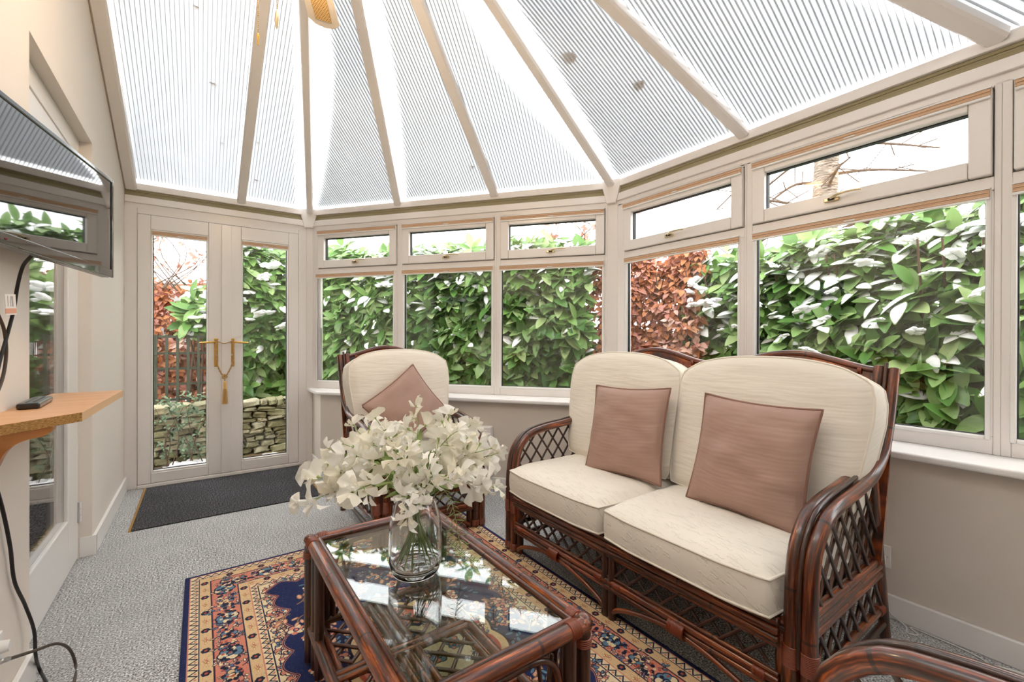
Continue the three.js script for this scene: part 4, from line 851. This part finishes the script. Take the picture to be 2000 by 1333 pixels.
{
  const petal = [S(250, 247, 236), S(246, 241, 224), S(252, 250, 243)].map((c) => phy({ color: c, roughness: 0.85, transmission: 0.3, thickness: 0, ior: 1.2, specularIntensity: 0.3 }));
  const green = phy({ color: S(112, 140, 62), roughness: 0.7 }), greenPale = phy({ color: S(160, 178, 108), roughness: 0.7 }), stemM = phy({ color: S(118, 144, 76), roughness: 0.55 });
  // blossom: +y is the direction it faces away from its stalk, standard petal spreads behind the wings
  const standard = [], wings = [];
  for (let k = 0; k < 4; k++) {
    standard.push(grid(14, 7, (a, b) => {
      const th = (a - 0.5) * 2.9, r = 0.004 + 0.034 * b, ru = 0.0085 * b * b * Math.sin(a * (17 + k * 3) + k), ed = 1 - 0.16 * Math.pow(Math.abs(Math.cos(th)), 9) * b;
      return V3(Math.sin(th) * r * ed, Math.cos(th) * r * 0.95 * ed, -0.017 * b * b + ru + 0.006 * Math.abs(Math.sin(th)) * b * (k - 1.2));
    }));
    const w = [];
    for (const s of [-1, 1]) w.push(grid(6, 6, (a, b) => { const th = (a - 0.5) * 1.9, r = 0.024 * b; return V3(s * (0.004 + Math.sin(th + 0.5) * r * 0.55 + 0.004 * b), Math.cos(th) * r, 0.004 + 0.012 * b + 0.003 * Math.sin(a * 9 + k) * b); }));
    w.push(grid(6, 5, (a, b) => V3((a - 0.5) * 0.012 * b, 0.014 * b, 0.006 + 0.01 * Math.sin(b * 2.4))));
    wings.push(merge(w));
  }
  const calyx = new THREE.ConeGeometry(0.0042, 0.012, 7, 1, true).rotateX(Math.PI).translate(0, -0.002, 0);
  const leafG = (L, w) => grid(4, 8, (a, b) => { const s = (a - 0.5) * 2 * w * Math.pow(Math.sin(Math.PI * Math.min(1, b * 0.94 + 0.05)), 0.8); return V3(s, L * b, 0.25 * w * (1 - Math.abs(a - 0.5) * 4) - L * 0.35 * b * b); });
  const leaves = [leafG(0.07, 0.008), leafG(0.055, 0.011), leafG(0.085, 0.006)];
  const aim = (o, dir, roll) => { o.quaternion.setFromUnitVectors(V3(0, 1, 0), dir.clone().normalize()).multiply(new THREE.Quaternion().setFromAxisAngle(V3(0, 1, 0), roll)); };
  // stem tips: where the bouquet spreads, from the vase's mouth (camera-facing side fuller)
  const tips = [];
  const N = 21;
  for (let k = 0; k < N; k++) {
    const a = k * 2.39996 + 0.4, q = Math.sqrt((k + 0.5) / N), el = 1 - q;   // q 0 = upright, 1 = drooping rim
    tips.push(V3(Math.cos(a) * (0.06 + 0.22 * q), 0.435 - 0.17 * q * q + rr(-0.02, 0.02) + 0.02 * el, Math.sin(a) * (0.06 + 0.22 * q)));
  }
  tips.push(V3(-0.235, 0.29, -0.16), V3(-0.27, 0.25, -0.05), V3(0.26, 0.36, -0.13), V3(0.07, 0.31, 0.15), V3(-0.06, 0.3, 0.16), V3(0.16, 0.31, 0.1));
  const mouth = V3(0, 0.2, 0);
  tips.forEach((tip, k) => {
    const t = thing('sweet_pea_stem', 'stem of white artificial sweet peas standing in the glass vase', 'flower', VASE, 0, 'white sweet peas in the vase');
    const h = Math.atan2(tip.z, tip.x), m = mouth.clone().add(V3(Math.cos(h) * rr(0.005, 0.03), 0, Math.sin(h) * rr(0.005, 0.03)));
    const foot = V3(-Math.cos(h + rr(-0.5, 0.5)) * rr(0.035, 0.056), 0.024 + rr(0, 0.02), -Math.sin(h + rr(-0.5, 0.5)) * rr(0.035, 0.056));
    const bend = m.clone().lerp(tip, 0.5).add(V3(0, 0.045, 0));
    const path = [foot, foot.clone().lerp(m, 0.6), m, bend, tip], cv = new THREE.CatmullRomCurve3(path, false, 'centripetal');
    part('stem', tube(path, (q) => 0.0016 - 0.0006 * q, { rad: 6, seg: 22, cap: false }), stemM, t);
    const n = 6;
    for (let i = 0; i < n; i++) {
      const q = 0.99 - i * 0.052, p = cv.getPointAt(q), tan = cv.getTangentAt(q), sideA = rr(0, 6.28);
      const out = V3(Math.cos(sideA), rr(-0.3, 0.4), Math.sin(sideA)).addScaledVector(V3(Math.cos(h), 0.1, Math.sin(h)), 0.5).addScaledVector(tan, i === 0 ? 2 : 0.5).normalize();
      const at = p.clone().addScaledVector(out, rr(0.016, 0.034)), big = rr(0.92, 1.28) * (i === 0 ? 0.75 : 1), v = (rnd() * 4) | 0;
      const f = part('blossom', standard[v], petal[(rnd() * 3) | 0], t);
      f.position.copy(at); aim(f, out.clone().add(V3(0, 0.25, 0)), rr(0, 6.28)); f.scale.setScalar(big);
      part('wing_petals', wings[v], petal[(rnd() * 3) | 0], f); part('calyx', calyx, greenPale, f);
      part('flower_stalk', tube([p, at.clone().addScaledVector(out, -0.004)], 0.0011, { rad: 5, cap: false }), greenPale, t);
    }
    for (let i = 0; i < 3; i++) {
      const q = rr(0.52, 0.74), p = cv.getPointAt(q), l = part('leaf', leaves[(rnd() * 3) | 0], rnd() < 0.6 ? green : greenPale, t);
      l.position.copy(p); aim(l, V3(Math.cos(h) + rr(-0.8, 0.8), rr(0.1, 0.9), Math.sin(h) + rr(-0.8, 0.8)), rr(0, 6.28));
    }
  });
  // feathery trailing sprig over the rim
  const t = thing('fern_sprig', 'feathery pale green sprig trailing over the vase rim', 'foliage', VASE);
  const path = [V3(0.02, 0.2, 0.02), V3(0.06, 0.24, 0.03), V3(0.095, 0.2, 0.03), V3(0.115, 0.12, 0.035), V3(0.125, 0.05, 0.04)], cv = new THREE.CatmullRomCurve3(path);
  part('stem', tube(path, 0.0013, { rad: 5, seg: 24, cap: false }), greenPale, t);
  for (let i = 0; i < 26; i++) { const l = part('leaflet', leaves[2], greenPale, t); l.position.copy(cv.getPointAt(0.25 + i * 0.028)); l.scale.set(0.28, 0.4, 0.4); aim(l, V3((i % 2 ? 1 : -1) + rr(-0.2, 0.2), -0.4, rr(-0.6, 0.6)), rr(0, 6)); }
}
// ---------------------------------------------------------------- garden outside
{
  const snowMap = dataTex(512, 512, (x, y) => {
    const s = tn(x, y, 9, 9, 2) + 0.6 * tn(x, y, 24, 24, 5) + 0.3 * tn(x, y, 60, 60, 8), soil = mixc([96, 84, 58], [128, 120, 78], 0.5 + tn(x, y, 40, 40, 3));
    return s > 0.22 ? mixc([236, 238, 240], [250, 251, 252], 0.5 + tn(x, y, 50, 50, 1)) : mixc(soil, [120, 70, 40], Math.max(0, tn(x, y, 70, 70, 9) * 1.4));
  }, { rep: [8, 8] });
  const g = new THREE.PlaneGeometry(40, 40, 1, 1).rotateX(-Math.PI / 2);
  const o = solo('ground', g, std({ map: snowMap, roughness: 1, bumpMap: plaster, bumpScale: 0.01 }), 'garden ground of soil and leaf litter with patchy snow', 'ground', null, 'structure');
  o.position.y = -0.065;
}
// dry stone wall: every stone a piece of its own
{
  const t = thing('stone_wall', 'low dry stone garden wall behind the French doors', 'wall', W3(0.1, -0.065, 5.12));
  const mats = [[176, 168, 140], [150, 146, 118], [192, 186, 162], [136, 130, 96], [164, 160, 126]].map(([r, g, b], i) => std({ map: dataTex(64, 64, (x, y) => mixc([r * 0.8, g * 0.8, b * 0.75], [r * 1.06, g * 1.06, b * 1.06], 0.5 + 0.9 * tn(x, y, 7, 7, i) + 0.6 * tn(x, y, 20, 20, i + 4))), roughness: 0.95, bumpMap: plaster, bumpScale: 0.004 }));
  const shapes = [];
  for (let k = 0; k < 7; k++) {
    const g = mergeVertices(new RoundedBoxGeometry(1, 1, 1, 3, 0.26)), p = g.attributes.position;
    for (let i = 0; i < p.count; i++) { const x = p.getX(i), y = p.getY(i), z = p.getZ(i), m = 1 + 0.42 * nz(x * 1.7 + k * 7, y * 1.7, z * 1.7) + 0.14 * nz(x * 5, y * 5 + k, z * 5); p.setXYZ(i, x * m, y * m + 0.1 * x * nz(k * 3.1, 1, 0.4), z * m); }
    g.computeVertexNormals(); shapes.push(g);
  }
  let y = 0;
  const H = 0.5;
  while (y < H) {
    const h = rr(0.03, 0.07); let x = -1.35 + rr(0, 0.1);
    while (x < 0.8) {
      const w = rr(0.06, 0.2);
      const halves = h > 0.068 && w < 0.16 && rnd() < 0.4 ? 2 : 1;
      for (let q = 0; q < halves; q++) {
        const s = part('stone', shapes[(rnd() * 7) | 0], mats[(rnd() * 5) | 0], t), hh = h / halves;
        s.position.set(x + w / 2, y + hh * (q + 0.5), rr(-0.012, 0.012)); s.scale.set(w * 0.99, hh * 1.0, 0.2); s.rotation.set(rr(-0.1, 0.1), rr(-0.1, 0.1), rr(-0.11, 0.11)); s.scale.y *= rr(0.88, 1.12);
      }
      x += w + 0.004;
    }
    y += h + 0.002;
  }
  part('rubble_core', box(-1.3, 0.85, 0, 0.47, -0.15, -0.03, 0), mats[1], t);
}
// trellis fence behind the wall
{
  const wood = std({ color: S(62, 70, 56), roughness: 0.8, bumpMap: plaster, bumpScale: 0.002 });
  const t = thing('trellis_panel', 'dark green wooden trellis standing above the stone wall', 'trellis', W3(-0.25, 0.43, 5.36));
  for (let k = 0; k < 9; k++) part('upright_slat', box(-0.36 + k * 0.083, -0.336 + k * 0.083, 0, 0.69, 0, 0.016, 0.002), wood, t);
  for (const y of [0.05, 0.2, 0.35, 0.5, 0.66]) part('cross_slat', box(-0.38, 0.35, y, y + 0.022, -0.014, 0, 0.002), wood, t);
}
// far board fence
{
  const t = thing('board_fence', 'pale grey board fence far behind the trellis', 'fence', W3(-0.3, -0.06, 6.9)), m = std({ color: S(178, 180, 180), roughness: 0.9 });
  for (let k = 0; k < 22; k++) part('fence_board', box(-1.8 + k * 0.15, -1.656 + k * 0.15, 0, 1.82, 0, 0.02, 0.003), m, t);
  part('fence_rail', box(-1.8, 1.5, 1.82, 1.86, -0.03, 0.04, 0.006), m, t);
}
// leaves
const leafShape = (L, w, fold, curl) => {
  const g = grid(2, 5, (a, b) => { const s = Math.pow(Math.sin(Math.PI * Math.min(1, 0.04 + b * 0.93)), 0.75) * (1 - 0.25 * b + 0.12); const x = (a - 0.5) * 2; return V3(x * w * s, L * b, fold * w * Math.abs(x) * s - curl * L * b * b); });
  return g;
};
const laurelG = [leafShape(0.165, 0.038, 0.3, 0.12), leafShape(0.145, 0.039, 0.22, 0.25), leafShape(0.18, 0.04, 0.35, 0.03)];
const beechG = [leafShape(0.062, 0.021, 0.5, 0.3), leafShape(0.055, 0.02, -0.5, -0.2), leafShape(0.07, 0.022, 0.7, 0.5)];
const capShape = (L, w, fold, curl) => grid(4, 6, (a, b) => { const s = 0.9 * Math.pow(Math.sin(Math.PI * Math.min(1, 0.04 + b * 0.93)), 0.75) * (1.12 - 0.25 * b); const x = (a - 0.5) * 2; return V3(x * w * s, L * (0.04 + 0.92 * b), fold * w * Math.abs(x) * s - curl * L * b * b + 0.003 + 0.016 * (1 - x * x) * Math.sin(Math.PI * b) ** 0.5); });
const capG = [capShape(0.165, 0.038, 0.3, 0.12), capShape(0.145, 0.039, 0.22, 0.25), capShape(0.18, 0.04, 0.35, 0.03)];
const glossy = (c, coat = 0.55) => phy({ color: c, roughness: 0.8, transmission: 0.18, thickness: 0, ior: 1.3, specularIntensity: 0.4, clearcoat: coat, clearcoatRoughness: 0.28 });
const laurelM = [S(92, 134, 62), S(76, 118, 54), S(114, 150, 78), S(66, 104, 48)].map((c) => glossy(c));
const laurelPale = [S(136, 168, 102), S(120, 154, 88), S(158, 182, 120), S(102, 138, 72)].map((c) => glossy(c));
const beechM = [S(198, 138, 100), S(216, 168, 134), S(170, 110, 76), S(212, 174, 154)].map((c) => phy({ color: c, roughness: 0.9, transmission: 0.2, thickness: 0, ior: 1.2, specularIntensity: 0.3 }));
const plum = [S(204, 152, 138), S(218, 176, 164), S(184, 128, 112), S(226, 196, 184)].map((c) => phy({ color: c, roughness: 0.9, transmission: 0.2, thickness: 0, ior: 1.2, specularIntensity: 0.3 }));
const bark = std({ map: dataTex(128, 256, (x, y) => mixc([86, 74, 62], [176, 162, 148], 0.5 + 0.9 * tn(x, y, 14, 5, 2) + 0.7 * tn(x, y, 40, 14, 5)), { rep: [4, 1.5] }), roughness: 1, bumpMap: dataTex(128, 256, (x, y) => 128 + 120 * tn(x, y, 14, 5, 2) + 60 * tn(x, y, 40, 14, 5), { srgb: false, rep: [4, 1.5] }), bumpScale: 0.03 });
const twig = std({ color: S(92, 72, 56), roughness: 1 });
function shrub(o) {   // o: name, label, A, B (plan points of the face), y0, y1, lean, geos, mats, shoots, per, deep
  const [au, av] = o.A, [bu, bv] = o.B, mu = (au + bu) / 2, mv = (av + bv) / 2;
  const t = thing(o.name, o.label, o.category ?? 'shrub', W3(mu, -0.06, mv), 0, o.group);
  const along = V3(bu - au, 0, -(bv - av)), outw = V3(-mu, 0, mv); outw.addScaledVector(along.clone().normalize(), -outw.dot(along.clone().normalize())).normalize();
  const list = [], q = new THREE.Quaternion(), m4 = new THREE.Matrix4();
  const eye = camera.position.clone().sub(t.position);
  const H = o.y1 - o.y0;
  for (let i = 0; i < o.shoots; i++) {
    const f = rnd(), hy = Math.pow(rnd(), 0.9), deep = i < o.shoots * (o.deep ?? 0.45) ? rr(0.08, 0.45) : 0;
    const y = o.y0 + H * hy * (1 + 0.07 * nz(f * 7, o.y1 * 3, 1)), bump = 0.14 * nz(f * 3.1 * along.length() + mu, y * 2.4, mv) + 0.06 * nz(f * 9, y * 7, 3);
    const p = along.clone().multiplyScalar(f - 0.5).addScaledVector(outw, bump - deep - (o.lean ?? 0.12) * hy * hy); p.y = y + 0.06;
    const ax = outw.clone().multiplyScalar(0.9).add(V3(rr(-0.6, 0.6), rr(-0.1, 0.55) + 0.9 * hy * hy, rr(-0.6, 0.6))).normalize();
    const s0 = rr(0.8, 1.15);
    for (let j = 0; j < o.per; j++) {
      const g = j * 2.4 + i, perp = new THREE.Vector3().crossVectors(ax, V3(0.3, 1, 0.2)).normalize().applyAxisAngle(ax, g), tilt = 0.75 + 0.5 * rnd() + 0.06 * j;
      const dir = ax.clone().multiplyScalar(Math.cos(tilt)).addScaledVector(perp, Math.sin(tilt)).add(V3(0, o.droop ?? -0.25, 0)).normalize();
      const nn = ax.clone().add(V3(0, 0.5, 0)); nn.addScaledVector(dir, -nn.dot(dir)).normalize();
      const x = new THREE.Vector3().crossVectors(dir, nn);
      q.setFromRotationMatrix(m4.makeBasis(x, dir, nn));
      const sc = s0 * rr(0.85, 1.15), pos = p.clone().addScaledVector(ax, -0.012 * j).addScaledVector(perp, 0.004);
      list.push({ pos, q: q.clone(), sc, k: (rnd() * o.geos.length) | 0, c: Math.min(3, Math.max(0, Math.floor(rnd() * 4))), d: pos.distanceTo(eye) + deep * 2 });
    }
  }
  list.sort((a, b) => a.d - b.d);
  const single = Math.min(o.single ?? 300, list.length);
  for (let i = 0; i < single; i++) {
    const l = list[i], tone = o.altMats && rnd() < 0.35 ? o.altMats : o.mats, me = part('leaf', o.geos[l.k], tone[l.c], t);
    me.position.copy(l.pos); me.quaternion.copy(l.q); me.scale.setScalar(l.sc);
    const hy = (l.pos.y - o.y0) / H, faceUp = V3(0, 0, 1).applyQuaternion(l.q).y;
    if (o.snowy && faceUp > 0.5 && rnd() < o.snowy * (0.15 + 1.1 * hy * hy)) part('snow_cap', capG[l.k], M.snow, me);
  }
  const rest = list.slice(single), buckets = {};
  for (const l of rest) { const alt = o.altMats && rnd() < 0.35; (buckets[(alt ? 'p' : 'n') + (l.c & 1)] ??= []).push(l); }
  if (o.snowy) {
    const caps = rest.filter((l) => V3(0, 0, 1).applyQuaternion(l.q).y > 0.5 && rnd() < o.snowy * (0.1 + 1.1 * ((l.pos.y - o.y0) / H) ** 2));
    const im = new THREE.InstancedMesh(capG[0], M.snow, caps.length); im.name = 'snow_caps'; im.castShadow = im.receiveShadow = true; im.userData.kind = 'stuff';
    caps.forEach((l, i) => im.setMatrixAt(i, new THREE.Matrix4().compose(l.pos, l.q, V3(l.sc, l.sc, l.sc)))); if (caps.length) t.add(im);
  }
  for (const [key, ls] of Object.entries(buckets)) {
    const mat = (key[0] === 'p' ? o.altMats : o.mats)[+key[1] * 2 + 0];
    const im = new THREE.InstancedMesh(o.geos[0], mat, ls.length); im.name = 'foliage'; im.castShadow = im.receiveShadow = true; im.userData.kind = 'stuff';
    ls.forEach((l, i) => { im.setMatrixAt(i, new THREE.Matrix4().compose(l.pos, l.q, V3(l.sc, l.sc, l.sc))); const v = rr(0.75, 1.15); im.setColorAt(i, new THREE.Color(v, v * rr(0.95, 1.05), v)); });
    t.add(im);
  }
  for (let i = 0; i < 7; i++) { const f = rr(-0.42, 0.42), a = along.clone().multiplyScalar(f).addScaledVector(outw, -(o.back ?? 0.3)); part('branch', tube([a.clone().setY(0), a.clone().add(V3(rr(-0.1, 0.1), H * 0.45, 0)), a.clone().addScaledVector(outw, 0.1).add(V3(rr(-0.2, 0.2), o.y1 * 0.92, 0))], (k) => (o.back === 0 ? 0.3 : 1) * (0.016 - 0.011 * k), { rad: 6, cap: false }), twig, t); }
  return t;
}
const hp = (s, o) => rPt(s, o);
const laurel = { geos: laurelG, mats: laurelM, altMats: laurelPale, per: 7, group: 'laurel shrubs of the hedge', snowy: 0.3 };
shrub({ ...laurel, name: 'laurel_shrub', label: 'dark green laurel outside the rear window nearest the French doors', A: hp(-0.75, -0.78), B: hp(0.95, -0.74), y0: 0.1, y1: 2.04, shoots: 620, snowy: 0.12 });
shrub({ ...laurel, name: 'laurel_shrub', label: 'green laurel with oval leaves outside the middle rear window behind the armchair', A: hp(0.95, -0.74), B: hp(2.3, -0.72), y0: 0.1, y1: 2.04, shoots: 600, snowy: 0.12 });
shrub({ ...laurel, name: 'laurel_shrub', label: 'laurel beside the copper beech outside the narrower right window', A: [3.28, 2.25], B: [3.2, 1.25], y0: 0.1, y1: 1.78, shoots: 420, lean: 0.2 });
shrub({ ...laurel, name: 'laurel_shrub', label: 'big snowy laurel filling the wide right window behind the sofa', A: [3.2, 1.25], B: [3.1, 0.3], y0: 0.1, y1: 1.84, shoots: 480, lean: 0.3 });
shrub({ ...laurel, name: 'laurel_shrub', label: 'laurel outside the right window past the sofa end', A: [3.1, 0.3], B: [3.05, -0.7], y0: 0.1, y1: 1.95, shoots: 380, lean: 0.3, single: 120 });
shrub({ ...laurel, name: 'laurel_shrub', label: 'laurel above the stone wall seen through the right French door pane', A: [0.26, 5.62], B: [1.35, 5.56], y0: 0.45, y1: 2.15, shoots: 420, snowy: 0.12 });
const beech = { geos: beechG, mats: beechM, altMats: plum, per: 8, group: 'copper beech shrubs', droop: -0.5 };
shrub({ ...beech, name: 'beech_shrub', label: 'copper-leaved beech at the hedge corner outside the corner post', A: hp(2.3, -0.8), B: [3.22, 1.95], y0: 0.1, y1: 1.86, shoots: 900, single: 280 });
shrub({ ...beech, name: 'beech_shrub', label: 'orange-leaved beech behind the trellis seen through the left French door pane', A: [-1.0, 5.95], B: [0.2, 5.9], y0: 0.35, y1: 1.72, shoots: 700, single: 280, deep: 0.6 });
// laurel branch over the beech, low rose on the stone wall
shrub({ ...laurel, group: undefined, name: 'laurel_branch', label: 'snow-laden laurel branch above the trellis in the left French door pane', category: 'branch', A: [-0.12, 5.5], B: [0.2, 5.45], y0: 1.15, y1: 1.62, shoots: 34, single: 120, deep: 0.2 });
{
  const m = [S(96, 122, 92), S(78, 104, 78), S(120, 140, 112), S(90, 110, 70)].map((c) => phy({ color: c, roughness: 0.8 }));
  shrub({ name: 'rose_bush', label: 'straggling small-leaved rose growing in front of the stone wall', category: 'bush', geos: [leafShape(0.03, 0.01, 0.3, 0.2), leafShape(0.024, 0.009, 0.3, 0.1)], mats: m, per: 6, A: [-0.3, 4.9], B: [0.06, 4.9], y0: 0.02, y1: 0.6, shoots: 62, single: 250, deep: 0, lean: 0, back: 0 });
}
// bare tree behind the hedge, twigs with copper leaves against the sky
{
  const t = thing('bare_tree', 'tall bare winter tree trunk with thin twigs beyond the laurel hedge', 'tree', W3(5.4, -0.06, 1.86));
  part('trunk', tube([V3(0.02, 0, 0), V3(0, 1.5, 0.01), V3(-0.01, 2.6, 0), V3(0.03, 4.2, 0.05), V3(0, 7, 0)], (q) => 0.135 - 0.06 * q, { rad: 18, seg: 24, cap: false }), bark, t);
  for (let k = 0; k < 46; k++) {
    const a = rnd() * 6.28, y = rr(2.2, 4.6), L = rr(0.5, 1.4), d = V3(Math.cos(a), rr(-0.5, 0.3), Math.sin(a)), b = V3(0, y, 0);
    const path = [b, b.clone().addScaledVector(d, L * 0.4).add(V3(0, 0.06, 0)), b.clone().addScaledVector(d, L).add(V3(rr(-0.1, 0.1), rr(-0.15, 0.1), rr(-0.1, 0.1)))];
    const br = part('branch', tube(path, (q) => 0.019 - 0.012 * q, { rad: 5, cap: false }), twig, t), cv = new THREE.CatmullRomCurve3(path), tw = [];
    for (let j = 0; j < 6; j++) { const p = cv.getPointAt(rr(0.3, 1)); tw.push(tube([p, p.clone().add(V3(rr(-0.25, 0.25), rr(-0.18, 0.16), rr(-0.25, 0.25)))], 0.005, { rad: 4, cap: false })); }
    const m = part('twigs', merge(tw), twig, br); m.userData.kind = 'stuff';
  }
}
const sprayG = (name, label, at, n, h, mats, spread) => {
  const t = thing(name, label, 'branch', at, 0, 'leafy sprays against the sky');
  for (let k = 0; k < n; k++) {
    const path = [V3(rr(-0.2, 0.2) * spread, 0, rr(-0.2, 0.2) * spread), V3(rr(-0.3, 0.3) * spread, h * 0.5, rr(-0.3, 0.3) * spread), V3(rr(-0.6, 0.6) * spread, h * rr(0.8, 1.1), rr(-0.6, 0.6) * spread)], cv = new THREE.CatmullRomCurve3(path);
    const b = part('branch', tube(path, (q) => 0.006 - 0.004 * q, { rad: 5, cap: false }), twig, t);
    for (let j = 0; j < 15; j++) { const l = part('leaf', beechG[(rnd() * 3) | 0], mats[(rnd() * 4) | 0], b); l.position.copy(cv.getPointAt(rr(0.25, 1))).add(V3(rr(-0.06, 0.06), rr(-0.05, 0.05), rr(-0.06, 0.06))); l.rotation.set(rr(0, 6), rr(0, 6), rr(0, 6)); l.scale.setScalar(rr(0.7, 1.05)); }
  }
};
sprayG('beech_spray', 'pinkish beech twigs with dead leaves against the sky above the orange beech', W3(-0.25, 1.6, 5.95), 12, 0.85, plum, 1);
sprayG('beech_spray', 'thin beech twigs with dead leaves against the sky above the corner beech', W3(2.95, 1.75, 3.05), 7, 0.65, plum, 0.9);
// snow caught on the leaves
{
  const lumps = [1, 2, 3, 4, 5].map((k) => {
    const crumbs = [];
    for (let j = 0; j < 9; j++) {
      const c = mergeVertices(new THREE.IcosahedronGeometry(rr(0.014, 0.034), 2)), p = c.attributes.position, a = rnd() * 6.28, d = 0.058 * Math.sqrt(rnd());
      for (let i = 0; i < p.count; i++) { const x = p.getX(i), y = p.getY(i), z = p.getZ(i), m = 1 + 0.5 * nz(x * 40 + k * 5 + j, y * 40, z * 40); p.setXYZ(i, x * m * 1.2, y * m * 0.7, z * m * 1.1); }
      c.computeVertexNormals(); crumbs.push(c.rotateY(rnd() * 6).translate(Math.cos(a) * d, rr(-0.022, 0.016) - d * 0.35, Math.sin(a) * d));
    }
    return merge(crumbs);
  });
  const drop = (u, y, v, s, label, group) => { const o = solo('snow_clump', lumps[(rnd() * 5) | 0], M.snow, label, 'snow', group); o.position.copy(W3(u, y, v)); o.scale.set(s * rr(0.8, 1.5), s * rr(0.7, 1.1), s * rr(0.8, 1.5)); o.rotation.set(rr(-0.4, 0.4), rr(0, 6), rr(-0.4, 0.4)); };
  for (let i = 0; i < 40; i++) { const v = rr(0.05, 2.1), f = Math.sqrt(rnd()), y = 0.95 + 0.76 * f; drop(3.11 + 0.2 * f * f + 0.04 * (v - 1) + rr(-0.06, 0.03), y, v, rr(0.4, 1.1) * (0.5 + 0.4 * f), 'clump of fresh snow caught on the laurel leaves behind the sofa', 'snow on the laurels behind the sofa'); }
  for (let i = 0; i < 16; i++) { const s = rr(-0.2, 2.1), f = Math.pow(rnd(), 0.5), [u, v] = hp(s, -0.7 - 0.12 * f * f + rr(-0.06, 0.03)); drop(u, 1.2 + 0.8 * f, v, rr(0.5, 1.2), 'clump of fresh snow caught on the laurel leaves outside the rear windows', 'snow on the laurels outside the rear windows'); }
  for (let i = 0; i < 8; i++) drop(rr(0.3, 0.9), rr(1.2, 1.9), rr(5.42, 5.5), rr(0.5, 1.2), 'clump of snow on the laurel seen through the right French door pane', 'snow on the laurel above the stone wall');
  for (const [u, y, s] of [[0.02, 1.32, 1.3], [0.08, 1.42, 1.1], [-0.05, 1.22, 0.9], [0.1, 1.55, 1]]) drop(u, y, 5.4, s, 'clump of snow weighing down the laurel branch above the trellis', 'snow on the laurel branch');
  for (let i = 0; i < 9; i++) drop(rr(-0.5, 0.15), -0.04, rr(4.6, 5.0), rr(0.8, 1.8), 'flat patch of snow on the ground outside the French doors', 'snow on the ground outside the French doors');
}
renderer.render(scene, camera);
